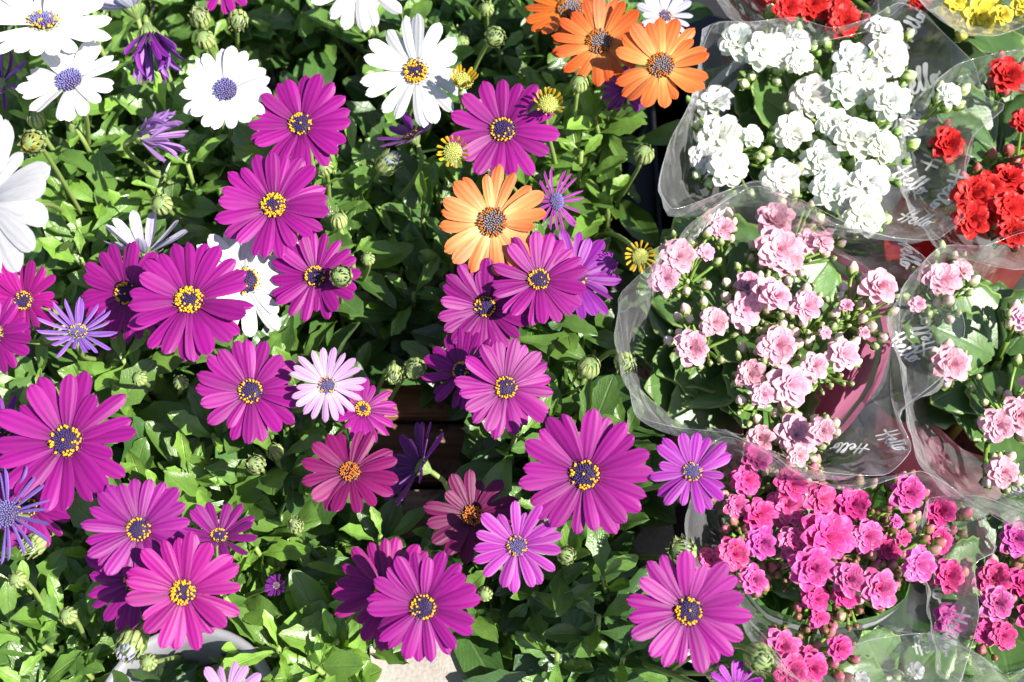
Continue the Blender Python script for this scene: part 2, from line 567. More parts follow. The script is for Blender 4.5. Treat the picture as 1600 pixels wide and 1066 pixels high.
def petal_mesh(name, mat, w, lift, curl, convex, roll=0.0, notch=0.0, skew=0.0):
    rows = [(0, .36), (.12, .52), (.3, .78), (.5, .95), (.68, 1.0), (.82, .95), (.91, .80), (.97, .55), (1.0, .24)]
    v, uv = [], []
    for t, k in rows:
        for c in range(5):
            x = (c - 2) / 2
            hw = w * k * 0.5
            ang = x * (convex + roll * t)
            xx = hw * (math.sin(ang) / max(abs(convex + roll * t), 1e-3) if abs(convex + roll * t) > 1e-3 else x)
            z = lift * t + curl * t * t - hw * (1 - math.cos(ang)) * (1 if convex + roll * t > 0 else -1) * 1.2
            y = t - (notch if (c == 2 and t == 1.0) else 0) - (0.03 * x * x if t > .9 else 0)
            v.append((xx + skew * t * t, y, z))
            uv.append((c / 4, t))
    return mesh(name, v, grid(len(rows), 5), [mat], uv)


PET = {}


def petals(kind, shape):
    key = (kind, shape)
    if key not in PET:
        out = []
        for i in range(5):
            rr = random.Random(i * 7 + 3)
            if shape == 'flat':
                a = dict(w=.335 * rr.uniform(.92, 1.1), lift=rr.uniform(.02, .10), curl=rr.uniform(-.16, -.03), convex=rr.uniform(.35, .75), notch=rr.choice([0, .015, .03]))
            elif shape == 'wide':
                a = dict(w=.335 * rr.uniform(.92, 1.1), lift=rr.uniform(.0, .10), curl=rr.uniform(-.16, -.02), convex=rr.uniform(.3, .7), notch=rr.choice([0, 0, .02]))
            elif shape == 'cup':
                a = dict(w=.30 * rr.uniform(.9, 1.1), lift=rr.uniform(-.05, .05), curl=rr.uniform(.10, .32), convex=-rr.uniform(.5, .9), notch=0.01)
            elif shape == 'thin':
                a = dict(w=.13 * rr.uniform(.9, 1.15), lift=rr.uniform(.0, .08), curl=rr.uniform(-.10, .12), convex=1.1, roll=.5)
            elif shape == 'stub':
                a = dict(w=.26 * rr.uniform(.85, 1.1), lift=0.0, curl=rr.uniform(-.15, .15), convex=1.3)
            else:                                            # shrivelled
                a = dict(w=.20 * rr.uniform(.8, 1.2), lift=rr.uniform(-.1, .1), curl=rr.uniform(-.35, .35), convex=rr.choice([-1.4, 1.5]), roll=.4)
            a['skew'] = rr.uniform(-.06, .06)
            out.append(petal_mesh('petal_%s' % kind, M[kind], **a))
        PET[key] = out
    return PET[key]


def bead(r, h, n=5):
    v = [(0, 0, h)]
    for k in range(n):
        a = 2 * math.pi * k / n
        v.append((r * math.cos(a), r * math.sin(a), h * 0.45))
    for k in range(n):
        a = 2 * math.pi * k / n
        v.append((r * .6 * math.cos(a), r * .6 * math.sin(a), -h * .5))
    f = [(0, 1 + k, 1 + (k + 1) % n) for k in range(n)]
    f += [(1 + k, 1 + n + k, 1 + n + (k + 1) % n, 1 + (k + 1) % n) for k in range(n)]
    return v, f


def disc_meshes(name, inner, pollen, frac, seed, N=120, rad=.194, sparse=0.15, hump=.075, dome='disc_dark'):
    rr = random.Random(seed)
    d, p = MB(), MB()
    prof = [(rad * math.sin(a), hump * math.cos(a) - .02) for a in [math.pi / 2 * (1 - i / 6) for i in range(6)]]
    v, f, uv = lathe(prof, 16, True)
    d.add(v, f, uv, 0)
    for i in range(N):
        q = math.sqrt((i + .5) / N)
        a = i * 2.39996 + rr.uniform(-.08, .08)
        r = rad * q * 1.04
        z = hump * math.sqrt(max(0, 1 - q * q * .96)) - .015
        tilt = Matrix.Rotation(a, 4, 'Z') @ Matrix.Translation((r, 0, z)) @ Matrix.Rotation(q * .7 + rr.uniform(-.15, .15), 4, 'Y')
        yel = (q > frac and rr.random() > .22) or (q <= frac and rr.random() < sparse * q)
        if yel:
            s = rr.uniform(.016, .025)
            p.add(*bead(s, s * 1.7), mi=0, M=tilt @ Matrix.Translation((0, 0, .018)))
        else:
            s = rr.uniform(.012, .018) * rad / .218
            d.add(*bead(s, s * 2.6), mi=1, M=tilt)
    if not p.v:
        p.add(*bead(.02, .03), M=Matrix.Translation((rad, 0, 0)))
    return d.build('disc_' + name, [M[dome], M[inner]]), p.build('pollen_' + name, [M[pollen]])


DISC = {
    'ring': [disc_meshes('ring', 'disc_violet', 'pollen', .84, s) for s in (1, 2, 3)],
    'full': [disc_meshes('full', 'disc_violet', 'pollen', .60, s, sparse=.25) for s in (4, 5)],
    'blue': [disc_meshes('blue', 'disc_blue', 'pollen', .93, s, hump=.09) for s in (6, 7)],
    'plainblue': [disc_meshes('plain_blue', 'disc_blue', 'pollen', 1.5, s, sparse=0, hump=.1, rad=.25) for s in (8,)],
    'grey': [disc_meshes('grey', 'disc_grey', 'pollen_rust', .62, s, rad=.25, N=150) for s in (9, 10)],
    'rust': [disc_meshes('rust', 'disc_dark', 'pollen_rust', .15, s, sparse=.8) for s in (11,)],
    'green': [disc_meshes('green', 'disc_green', 'pollen', 1.5, s, sparse=.0, rad=.48, hump=.2, N=110, dome='disc_green') for s in (12,)],
}


def calyx_mesh():
    b = MB()
    v, f, uv = lathe([(.035, -.36), (.06, -.30), (.13, -.20), (.19, -.10), (.215, 0), (.17, .01)], 14, True)
    b.add(v, f, uv)
    for k in range(16):
        a = 2 * math.pi * k / 16 + (.1 if k % 2 else 0)
        w = .028
        rows = [(.10, -.235, 1), (.165, -.15, 1.2), (.21, -.06, 1.1), (.235, .02, .7), (.25, .07, .1)]
        pv, puv = [], []
        for i, (r, z, kk) in enumerate(rows):
            for s in (-1, 0, 1):
                rr_ = r + (.012 if s == 0 else .0)
                pv.append((rr_ * math.cos(a) - s * w * kk * math.sin(a), rr_ * math.sin(a) + s * w * kk * math.cos(a), z))
        b.add(pv, [q[::-1] for q in grid(5, 3)], None, 1)
    return b.build('calyx', [M['calyx'], M['bract']])


CALYX = calyx_mesh()


def bud_mesh(seed, opening):
    rr = random.Random(seed)
    b = MB()
    prof = [(.06, -.55), (.25, -.50), (.44, -.25), (.50, .05), (.44, .32), (.30, .50), (.12, .56)]
    v, f, uv = lathe(prof, 12, True)
    b.add(v, f, uv, 0)
    for lay, n in ((0, 9), (1, 11)):
        for k in range(n):
            a = 2 * math.pi * (k + .5 * lay) / n + rr.uniform(-.08, .08)
            top = rr.uniform(.45, .68) + .08 * lay
            rows = [(.26, -.50, .5), (.46, -.25, 1), (.53, .05, 1), (.48, .32, .75), (.30 + .2 * opening + rr.uniform(-.05, .08), top, .16)]
            pv = []
            for r, z, kk in rows:
                for s in (-1, 0, 1):
                    r2 = r + (.05 if s == 0 else .0) + .02 * lay
                    w = .115 * kk
                    pv.append((r2 * math.cos(a) - s * w * math.sin(a), r2 * math.sin(a) + s * w * math.cos(a), z))
            b.add(pv, [q for q in grid(5, 3)], None, 1 + lay)
    if opening:
        for k in range(12):
            a = 2 * math.pi * k / 12 + rr.uniform(-.1, .1)
            r0, r1 = .3, rr.uniform(.12, .36)
            pv = []
            for i, (r, z, kk) in enumerate(((r0, .3, 1), ((r0 + r1) / 2 + .08, .62, .9), (r1, rr.uniform(.8, 1.0), .2))):
                for s in (-1, 0, 1):
                    w = .075 * kk
                    r2 = r + (.04 if s == 0 else 0)
                    pv.append((r2 * math.cos(a) - s * w * math.sin(a), r2 * math.sin(a) + s * w * math.cos(a), z))
            b.add(pv, grid(3, 3), [(c / 2, .2 + i / 3) for i in range(3) for c in range(3)], 3)
    return b


BUD = {}


def bud_get(kind, i):
    key = (kind, i)
    if key not in BUD:
        b = bud_mesh(40 + i, 0 if kind is None else 1)
        BUD[key] = b.build('flower_bud', [M['calyx'], M['bract'], M['bract_tip'], M[kind or 'greenish']])
    return BUD[key]


# leaves -----------------------------------------------------------


def leaf_mesh(name, seed, w=.36, teeth=1.0, mat='leaf'):
    rr = random.Random(seed)
    rows = [(0, .10), (.10, .13), (.24, .26), (.40, .58), (.55, .86), (.68, 1.0), (.80, .92), (.90, .66), (.97, .34), (1.0, .05)]
    bend, fold, twist = rr.uniform(-.75, .15), rr.uniform(.12, .6), rr.uniform(-.6, .6)
    sk = rr.uniform(-.12, .12)
    wav = rr.uniform(.01, .045)
    ph = rr.uniform(0, 6)
    v, uv = [], []
    for i, (t, k) in enumerate(rows):
        for c in range(5):
            x = (c - 2) / 2
            hw = w * .5 * k
            if abs(x) == 1 and .35 < t < .95:
                hw *= 1 + teeth * (.17 if (i + (c > 2)) % 2 else -.12)
            xx = x * hw
            z = bend * t * t * .6 + abs(xx) * fold + wav * math.sin(ph + t * 9 + c) * (abs(x) > .4)
            a = twist * t
            v.append((xx * math.cos(a) + sk * t * t, t * (1 - .12 * abs(bend)), z + xx * math.sin(a)))
            uv.append((c / 4, t))
    return mesh(name, v, grid(len(rows), 5), [M[mat]], uv)


LEAF = [leaf_mesh('daisy_leaf', s, w=.26 + .03 * (s % 5), teeth=(1.0 if s % 3 else .2)) for s in range(12)]


def kleaf_mesh(seed):
    rr = random.Random(seed)
    n = 13
    bend, fold = rr.uniform(-.28, .12), rr.uniform(.04, .22)
    ph = rr.uniform(0, 6)
    v, uv = [], []
    for i in range(n):
        t = i / (n - 1)
        k = (math.sin(math.pi * min(1, (t * .93 + .02)) ** .82) ** .62) if 0 < t < 1 else .14
        k = max(k * (.35 + .65 * min(1, t * 2.6)), .12)
        if t == 1:
            k = .30
        for c in range(7):
            x = (c - 3) / 3
            hw = .42 * k
            if abs(x) == 1 and t > .25:
                hw *= 1 + .055 * math.cos(i * math.pi + ph)
            xx = x * hw
            y = t * .97 + (.012 * math.cos(c * 2.1) if t > .95 else 0) - (.10 * x * x if t > .97 else 0)
            z = bend * t * t + fold * abs(xx) * (1.2 - t) + .16 * xx * xx + .012 * math.sin(ph + 5 * t + 2 * x)
            v.append((xx, y, z))
            uv.append((c / 6, t))
    b = MB()
    b.add(v, grid(n, 7), uv)
    # the fleshy rim: an underside a little below, joined round the edge
    m = n * 7
    b.add([(p[0] * .985, p[1] * .99, p[2] - .022) for p in v], [q[::-1] for q in grid(n, 7)], uv)
    rim = [r * 7 + 6 for r in range(n)] + [(n - 1) * 7 + c for c in range(5, -1, -1)] + [r * 7 for r in range(n - 2, -1, -1)]
    for a_, b_ in zip(rim, rim[1:]):
        b.f.append((a_, a_ + m, b_ + m, b_))
        b.mi.append(0)
    return b.build('kalanchoe_leaf', [M['kleaf']])


KLEAF = [kleaf_mesh(70 + s) for s in range(6)]

# ------------------------------------------------------------------ daisy plants
GAPS = [(655, 690, 92, 135), (1012, 250, 36, 120), (1003, 845, 40, 50), (640, 1062, 95, 50), (290, 1050, 72, 56), (545, 120, 45, 70)]


def in_gap(p, grow=1.0):
    x, y = proj(p)
    return any(((x - a) / (c * grow)) ** 2 + ((y - b) / (d * grow)) ** 2 < 1 for a, b, c, d in GAPS)


def pot_parts(root, c, r, h, mat, base):
    v, f, uv = lathe([(r * .70, 0), (r * .72, .001), (r * .93, h * .82), (r, h * .82), (r * 1.02, h), (r * .96, h), (r * .90, h * .86), (r * .88, h * .80)], 36)
    m = mesh('pot', v, f + [tuple(range(36))[::-1]], [mat], uv)
    link('pot', m, Matrix.Translation((c.x, c.y, base)), root)
    v, f, uv = lathe([(r * .905, h * .84), (r * .6, h * .87), (r * .2, h * .88)], 20, True)
    link('soil', mesh('soil', v, f, [M['soil']], uv), Matrix.Translation((c.x, c.y, base)), root)


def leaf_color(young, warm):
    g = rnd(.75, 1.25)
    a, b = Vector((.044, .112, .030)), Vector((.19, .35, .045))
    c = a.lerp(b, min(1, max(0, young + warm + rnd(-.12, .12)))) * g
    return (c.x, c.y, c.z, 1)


DP = {}


def daisy_plant(key, px, py, rad_px, ztop, label, shoots=17, warm=0.0, base=0.0, pot='pot_black', nleaf=13):
    c = P(px, py, 0.20)
    root = link('potted_daisy_plant', None, Matrix.Translation((c.x, c.y, base)))
    tag(root, label, 'daisy plant', 'potted daisy plants packed together')
    DP[key] = (root, c)
    ph = 0.105
    pot_parts(root, c, 0.050, ph, M[pot], base)
    s = mpp(c)
    R = rad_px * s
    count = 0
    for i in range(shoots):
        q = math.sqrt((i + .6) / shoots)
        a = i * 2.39996 + rnd(-.3, .3) + hash(key) % 7 * 0
        x, y = c.x + R * q * math.cos(a), c.y + R * q * math.sin(a)
        z = ztop - .055 * q * q + rnd(-.022, .012)
        tip = Vector((x, y, z))
        if in_gap(tip) or proj(tip)[0] > 1010:
            continue
        b = Vector((c.x + rnd(-.02, .02), c.y + rnd(-.02, .02), base + ph * .86))
        out = Vector((math.cos(a), math.sin(a), 0))
        pts = bez(b, b + Vector((0, 0, .05)) + out * .02, tip - Vector((0, 0, .05)) + out * .008, tip, 8)
        v, f, uv = tube([p - Vector((c.x, c.y, base)) for p in pts], [.0030 - .0014 * k / 8 for k in range(9)], 5)
        link('stem', mesh('stem', v, f, [M['stem']], uv), Matrix.Translation((c.x, c.y, base)), root)
        for j in range(nleaf):
            u = .30 + .70 * (j / (nleaf - 1)) ** .8
            k = min(7, int(u * 8))
            p = pts[k].lerp(pts[k + 1], u * 8 - k)
            tg = (pts[k + 1] - pts[k]).normalized()
            az = j * 2.39996 + i * 1.3 + rnd(-.35, .35)
            e1 = tg.cross(Vector((.2, .9, .1))).normalized()
            e2 = tg.cross(e1)
            rad = e1 * math.cos(az) + e2 * math.sin(az)
            al = R_(82 - 44 * u + rnd(-14, 14))
            d = (tg * math.cos(al) + rad * math.sin(al))
            d.z += rnd(-.25, .1)
            d.normalize()
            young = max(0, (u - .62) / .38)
            L = (.066 - .040 * young) * rnd(.7, 1.3)
            up = (tg + Vector((0, 0, .6))).normalized()
            if in_gap(p + d * L * .6, .95) or count >= 296:
                continue
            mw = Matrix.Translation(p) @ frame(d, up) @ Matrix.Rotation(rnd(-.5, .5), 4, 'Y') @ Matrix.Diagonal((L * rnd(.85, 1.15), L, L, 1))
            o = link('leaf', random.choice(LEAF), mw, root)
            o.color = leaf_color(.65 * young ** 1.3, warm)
            count += 1
        if random.random() < .08:
            r = rnd(.0045, .007)
            o = link('flower_bud', bud_get(None, i % 2), Matrix.Translation(tip + tg * r * .6) @ zframe(tg + Vector((rnd(-.3, .3), rnd(-.3, .3), .3))) @ Matrix.Scale(r * 1.6, 4), root)


VIEWN = -FWD


def flower(key, kind, px, py, rp, z, tx=0.0, ty=0.15, n=20, pitch=9, jit=5, shape='flat', disc='ring', wid=1.0, label=None, tint=None, skip=None, lenjit=.07, inner=.17, drop=0.0):
    root, c = DP[key]
    p = P(px, py, z)
    R = rp * mpp(p)
    nrm = (VIEWN + RGT * (tx + rnd(-.13, .13)) + UPV * (ty + rnd(-.10, .16))).normalized()
    spin = rnd(0, 6.28)
    F = Matrix.Translation(p) @ zframe(nrm) @ Matrix.Rotation(spin, 4, 'Z') @ Matrix.Scale(R, 4)
    fl = link('flower', CALYX, F, root)
    if label:
        fl['label'] = label
    pm = petals(kind, shape)
    th = tint or (1, 1, 1)
    for k in range(n):
        if skip and k in skip:
            continue
        a = 2 * math.pi * (k + rnd(-.22, .22)) / n
        low = (k % 2) * 1.0
        L = (1 - inner) * rnd(1 - lenjit, 1 + lenjit) / max(.6, math.cos(R_(pitch)) if pitch < 45 else 1)
        g = rnd(.82, 1.12)
        odd = random.random() < .14
        pe, ro = (rnd(-14, 16), rnd(-32, 32)) if odd else (0, rnd(-11, 11))
        if random.random() < .10:
            L *= rnd(.72, .92)
        local('petal', random.choice(pm), fl, (-inner * math.sin(a), inner * math.cos(a), .012 - .022 * low + rnd(-.006, .006)),
              (R_(pitch + pe + rnd(-jit, jit) - low * 2.5) - drop * rnd(0, 1), R_(ro), a), (L * wid * rnd(.87, 1.12), L, L),
              (th[0] * g, th[1] * g, th[2] * g, 1))
    if disc:
        dm, pm2 = random.choice(DISC[disc])
        ra = rnd(0, 6.28)
        local('disc', dm, fl, (0, 0, .035), (0, 0, ra))
        if disc not in ('plainblue', 'green'):
            local('pollen_ring', pm2, fl, (0, 0, .035), (0, 0, ra))
    # the stalk bends down into its own plant
    end = p - nrm * R * .33
    b = Vector((c.x + (p.x - c.x) * .35, c.y + (p.y - c.y) * .35, .13))
    h = max(.03, (end - b).length * .4)
    pts = bez(b, b + Vector((0, 0, h)), end - nrm * min(h, .035), end, 10)
    inv = F.inverted()
    v, f, uv = tube([inv @ q for q in pts], [.0017 / R] * 11, 6)
    local('stalk', mesh('stalk', v, f, [M['stem']], uv), fl, (0, 0, 0))
    return fl


def bud(key, px, py, rp, z, tx=0.0, ty=.4, kind=None):
    root, c = DP[key]
    p = P(px, py, z)
    R = rp * mpp(p) * 1.75
    nrm = (VIEWN + RGT * tx + UPV * ty).normalized()
    F = Matrix.Translation(p) @ zframe(nrm) @ Matrix.Rotation(rnd(0, 6), 4, 'Z') @ Matrix.Scale(R, 4)
    fl = link('flower_bud', bud_get(kind, 0), F, root)
    end = p - nrm * R * .5
    b = Vector((c.x + (p.x - c.x) * .6, c.y + (p.y - c.y) * .6, .14))
    pts = bez(b, b + Vector((0, 0, .04)), end - nrm * .03, end, 8)
    inv = F.inverted()
    v, f, uv = tube([inv @ q for q in pts], [.0015 / R] * 9, 6)
    local('stalk', mesh('stalk', v, f, [M['stem']], uv), fl, (0, 0, 0))


# key, centre x, y (of the foliage), radius, top height, label
daisy_plant('w1', 95, 215, 185, .265, 'potted daisy plant with open blue-eyed white flowers at the upper left corner', 20, .3)
daisy_plant('w2', 315, 250, 150, .250, 'potted daisy plant bearing the round white blue-eyed flower above the purple cluster', 16, .22)
daisy_plant('w3', 610, 100, 150, .235, 'potted daisy plant whose white flower has a dark orange-flecked eye', 14, .02)
daisy_plant('p1', 480, 350, 160, .250, 'potted daisy plant with three purple flowers and yellow rings below the white daisies', 18, .12)
daisy_plant('p2', 180, 480, 170, .250, 'potted daisy plant with two overlapping purple flowers and a bluish tilted one', 18, .18)
daisy_plant('o1', 700, 400, 140, .235, 'potted daisy plant with one pale orange flower in the middle of the display', 16, -.02)
daisy_plant('o2', 925, 60, 150, .235, 'potted daisy plant with three deep orange flowers beside the white kalanchoe', 13, .0)
daisy_plant('y1', 900, 245, 130, .255, 'potted daisy plant with small half-closed yellow flowers', 16, .38)
daisy_plant('p3', 800, 500, 150, .250, 'potted daisy plant with purple flowers crowded beneath the pale orange one', 16, .08)
daisy_plant('p4', 430, 690, 165, .245, 'potted daisy plant with purple flowers round a pale lilac one', 18, .05, base=.0)
daisy_plant('p5', 110, 730, 165, .250, 'potted daisy plant with a big purple flower and a spiky blue-violet one', 18, .12)
daisy_plant('m1', 290, 885, 165, .245, 'potted daisy plant with a reddish magenta flower behind the grey bucket', 18, .36)
daisy_plant('p6', 640, 885, 150, .225, 'potted daisy plant with two stacked purple flowers at the bottom edge', 15, .15)
daisy_plant('p7', 880, 720, 140, .245, 'potted daisy plant with the largest purple flower beside the wrapped pink kalanchoe', 16, .05)
daisy_plant('p8', 910, 935, 150, .240, 'potted daisy plant with a purple flower touching the hot pink kalanchoe wrapper', 18, -.05)

daisy_plant('t1', 60, -75, 170, .245, 'leafy daisy plant behind the oblique white flower at the top left edge', 14, .2)
daisy_plant('t2', 300, -60, 170, .245, 'leafy daisy plant with pale green buds at the top edge', 14, .2)
daisy_plant('t3', 500, -20, 130, .225, 'leafy daisy plant behind the cut-off white flower at the top edge', 12, .1)
daisy_plant('t4', 760, -20, 150, .235, 'dark leafy daisy plant left of the orange flowers at the top edge', 14, -.1)
daisy_plant('b1', 60, 1030, 150, .245, 'leafy daisy plant with green buds in the bottom left corner', 16, .05)
daisy_plant('b2', 480, 1060, 130, .24, 'bright yellow-green leafy daisy plant at the bottom edge', 14, .5)
for (x, y, z, s, lab) in ((662, 1078, .16, .070, 'added raised block standing in for sunlit paving at the bottom edge under the stacked purple daisies'),
                         (1004, 852, .15, .046, 'small added block standing in for pale lit paving in the gap left of the hot pink kalanchoe wrapper')):
    q = P(x, y, z)
    o = link('paving_stand_in', box_mesh('paving_stand_in', s, s, z, M['ground'], .003), Matrix.Translation((q.x, q.y, z / 2 + .0005)) @ Matrix.Rotation(.12, 4, 'Z'))
    tag(o, lab, 'paving stand-in')  # added blocks, raised to catch the sun in place of the lit paving
bc = P(290, 1118, .215)
bk = link('flower_bucket', None, Matrix.Translation((bc.x, bc.y, 0)))
tag(bk, 'empty grey plastic bucket below the reddish magenta daisy', 'bucket')
v, f, uv = lathe([(.036, 0), (.040, .0005), (.050, .155), (.0545, .156), (.0555, .163), (.0535, .165), (.0495, .163), (.047, .150), (.038, .006), (.002, .005)], 48)
v = [(q[0], q[1], q[2] * 1.3) for q in v]
link('bucket_body', mesh('bucket_body', v, f, [M['pot_grey']], uv), Matrix.Translation((bc.x, bc.y, .0002)), bk)
v, f, uv = lathe([(.0500, .128), (.0512, .130), (.0515, .134), (.0500, .136)], 48)
v = [(q[0], q[1], q[2] * 1.3) for q in v]
link('ridge', mesh('ridge', v, f, [M['pot_grey']], uv), Matrix.Translation((bc.x, bc.y, 0)), bk)
# upper left whites
flower('w1', 'white', 68, 36, 102, .345, .1, 1.0, 19, 8, 7, 'wide', 'blue', label='oblique white daisy with a blue eye in the top left corner')
flower('w1', 'white', 109, 127, 80, .325, -.05, .5, 19, 8, 8, 'wide', 'plainblue', label='white daisy with a blue eye just below the corner one')
flower('w1', 'white', -26, 314, 140, .40, -.42, .0, 20, 6, 4, 'wide', 'plainblue', label='blurred white daisy cut off by the left edge')
flower('w1', 'mauve_white', 205, 8, 72, .285, -.5, 1.6, 16, 28, 14, 'cup', None, label='white daisy seen from behind with purple-grey petal undersides')
flower('w1', 'mauve_white', 90, 0, 62, .275, .3, .9, 15, 20, 9, 'flat', 'blue')
flower('w1', 'violet', 2, 130, 52, .27, -.5, .4, 14, 15, 12, 'shrivel', None, label='withered dark violet daisy at the left edge')
flower('w2', 'white', 353, 141, 71, .305, .05, .12, 20, 7, 4, 'flat', 'plainblue', wid=1.15, label='flat white daisy with a blue eye')
flower('w2', 'white', 384, 440, 94, .272, .05, .1, 17, 6, 4, 'wide', 'ring', label='white daisy half hidden behind a purple one')
flower('w2', 'mauve_white', 226, 392, 66, .262, .0, 1.5, 13, 30, 12, 'cup', None, label='mauve-white cupped daisy seen from the side')
flower('w2', 'violet', 233, 58, 78, .305, .9, -2.6, 24, 70, 15, 'shrivel', None, label='withered dark purple daisy hanging closed')
flower('w2', 'lilac', 226, 212, 72, .292, 1.8, .25, 26, 72, 15, 'shrivel', None, label='withered lilac daisy folded shut', tint=(.75, .70, .9))
flower('w3', 'white', 562, -32, 80, .30, .0, -.1, 16, 5, 4, 'wide', 'ring', label='white daisy cut off by the top edge')
flower('w3', 'white', 650, 112, 86, .305, -.12, .12, 17, 6, 5, 'wide', 'full', label='white daisy with an orange-flecked dark eye')
flower('w3', 'mauve_white', 1040, 25, 46, .275, .1, .3, 16, 8, 5, 'flat', 'blue', label='small bluish white daisy behind the orange ones')
# purple left half
flower('p1', 'purple', 470, 195, 80, .298, .0, .1, 20, 8, 6, label='purple daisy below the white blue-eyed one')
flower('p1', 'purple', 428, 322, 88, .302, -.05, .05, 21, 8, 6, disc='full', label='purple daisy with a thick yellow ring')
flower('p1', 'purple', 493, 432, 72, .280, .0, .1, 20, 8, 5)
flower('p1', 'violet', 645, 213, 52, .270, -.9, 1.5, 16, 24, 10, 'flat', 'ring', label='dark violet daisy seen edge on')
flower('p2', 'purple', 296, 470, 98, .300, .0, .30, 23, 8, 5, disc='full', label='purple daisy with a yellow centre overlapping its neighbour')
flower('p2', 'purple', 198, 458, 80, .275, -.15, .0, 20, 8, 5)
flower('p2', 'blue', 122, 519, 62, .285, .35, .85, 22, 12, 9, 'thin', 'blue', tint=(1.5, 1.1, 1.25), wid=1.5, label='bluish lilac daisy tilted away')
flower('p2', 'magenta', 38, 470, 66, .270, -.2, .2, 17, 10, 7, tint=(1.1, 1.1, 1.3))
flower('p2', 'purple', -8, 522, 66, .285, -.2, .1, 18, 8, 6)
flower('p4', 'purple', 392, 612, 84, .290, -.02, .1, 20, 8, 6, label='purple daisy left of the pale lilac one')
flower('p4', 'lilac', 511, 602, 60, .298, .05, .05, 21, 7, 4, 'flat', 'blue', wid=.72, label='pale lilac daisy with narrow petals')
flower('p4', 'purple', 566, 640, 56, .275, .55, .35, 17, 10, 7, disc='full')
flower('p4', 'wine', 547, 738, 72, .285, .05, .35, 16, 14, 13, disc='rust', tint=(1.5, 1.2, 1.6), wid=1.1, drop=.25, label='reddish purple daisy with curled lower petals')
flower('p5', 'purple', 104, 690, 110, .305, .0, .18, 20, 9, 5, label='big purple daisy at the left edge')
flower('p5', 'violet', 5, 680, 62, .275, -.3, .1, 16, 9, 6)
flower('p5', 'purple', 45, 792, 70, .270, -.2, .0, 17, 9, 6)
flower('p5', 'blue', 10, 803, 78, .300, -.1, .1, 22, 9, 8, 'thin', 'plainblue', label='spiky blue-violet daisy at the left edge')
flower('m1', 'purple', 217, 828, 83, .298, .0, .1, 22, 8, 5, tint=(.95, 1.4, 1.05), label='purple daisy above the reddish magenta one')
flower('m1', 'purple', 214, 905, 86, .272, -.1, .0, 19, 7, 5, tint=(.98, 1.3, 1.03))
flower('m1', 'magenta', 287, 925, 90, .296, .0, .05, 19, 8, 7, disc='full', tint=(1, 1, 1.2), label='reddish magenta daisy near the bottom left')
flower('m1', 'purple', 342, 838, 58, .270, .3, 1.2, 14, 26, 12, tint=(.8, 1, .9))
flower('m1', 'lilac', 356, 1092, 60, .262, .0, .5, 15, 14, 8, disc='blue', tint=(.95, .85, .95))
flower('m1', 'violet', 432, 915, 25, .270, .05, .2, 20, 55, 6, 'stub', 'blue', wid=1.1, label='small dark violet half-open daisy')
# right of the gap
flower('y1', 'purple', 786, 204, 86, .300, .0, .15, 15, 9, 7, wid=1.12, label='purple daisy between the yellow half-closed flowers')
flower('p3', 'orchid', 868, 315, 52, .288, .85, .1, 18, 12, 8, 'thin', 'plainblue', wid=1.35, label='small lilac daisy turned to the side')
flower('o1', 'orange', 770, 347, 86, .300, .0, .1, 20, 10, 5, 'wide', 'grey', wid=1.0, tint=(1.05, 1.35, 1.9), label='pale orange daisy with a grey-brown eye')
flower('o2', 'orange', 1034, 103, 77, .303, -.05, .1, 20, 9, 5, 'wide', 'grey', label='orange daisy against the clear wrapper')
flower('o2', 'orange', 938, 66, 76, .288, -.05, .25, 19, 10, 6, 'wide', 'grey', tint=(.92, .75, .7))
flower('o2', 'rust', 893, 14, 76, .270, -.1, .45, 18, 12, 7, 'wide', 'grey', label='rust orange daisy at the top edge')
flower('o2', 'violet', 978, 140, 42, .262, .1, -.6, 15, 10, 7, 'flat', 'blue', tint=(1.3, 1.6, 1.1))
flower('p3', 'purple', 842, 438, 76, .290, .0, .2, 20, 10, 7, label='purple daisy touching the pale orange one')
flower('p3', 'violet', 900, 432, 74, .268, .5, .3, 20, 11, 8, 'flat', 'ring', tint=(1.3, 1.2, 1.1))
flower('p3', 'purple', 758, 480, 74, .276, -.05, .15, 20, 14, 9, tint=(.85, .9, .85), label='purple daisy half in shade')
flower('p3', 'purple', 790, 606, 78, .298, .05, .1, 20, 8, 6, label='purple daisy above the wooden gap')
flower('p3', 'purple', 722, 580, 66, .272, -.6, .35, 18, 14, 10)
flower('p7', 'purple', 914, 742, 102, .308, -.05, .12, 21, 9, 5, disc='ring', label='largest purple daisy right of the gap')
flower('p7', 'orchid', 1082, 738, 67, .312, -.1, .25, 17, 6, 6, 'flat', 'blue', tint=(.9, .7, 1), label='lilac-purple daisy beside the pink wrapper')
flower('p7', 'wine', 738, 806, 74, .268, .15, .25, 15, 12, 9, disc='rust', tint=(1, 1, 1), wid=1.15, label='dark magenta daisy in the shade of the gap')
flower('p7', 'orchid', 808, 853, 71, .290, .0, .15, 17, 8, 6, 'flat', 'blue', label='lilac-purple daisy with pale petal edges')
flower('p6', 'violet', 655, 728, 70, .262, -2.4, 1.3, 20, 24, 12, 'flat', None, tint=(1, 1, 1), label='dark violet daisy seen edge on over the gap')
flower('p6', 'purple', 662, 948, 88, .298, .0, .08, 22, 8, 5, label='upper of the two stacked purple daisies')
flower('p6', 'purple', 606, 925, 86, .270, -.1, .05, 20, 8, 6, tint=(1.05, 1, .85))
flower('p8', 'purple', 1075, 955, 95, .305, -.02, .08, 19, 8, 6, label='purple daisy touching the hot pink kalanchoe wrapper')
flower('p8', 'violet', 1150, 1075, 42, .285, .1, .4, 14, 22, 8, 'flat', 'ring', tint=(1.9, 1.2, 1.6))
flower('t2', 'magenta', 348, -28, 50, .285, .0, -.2, 15, 8, 5, tint=(1, 1, 1.4))
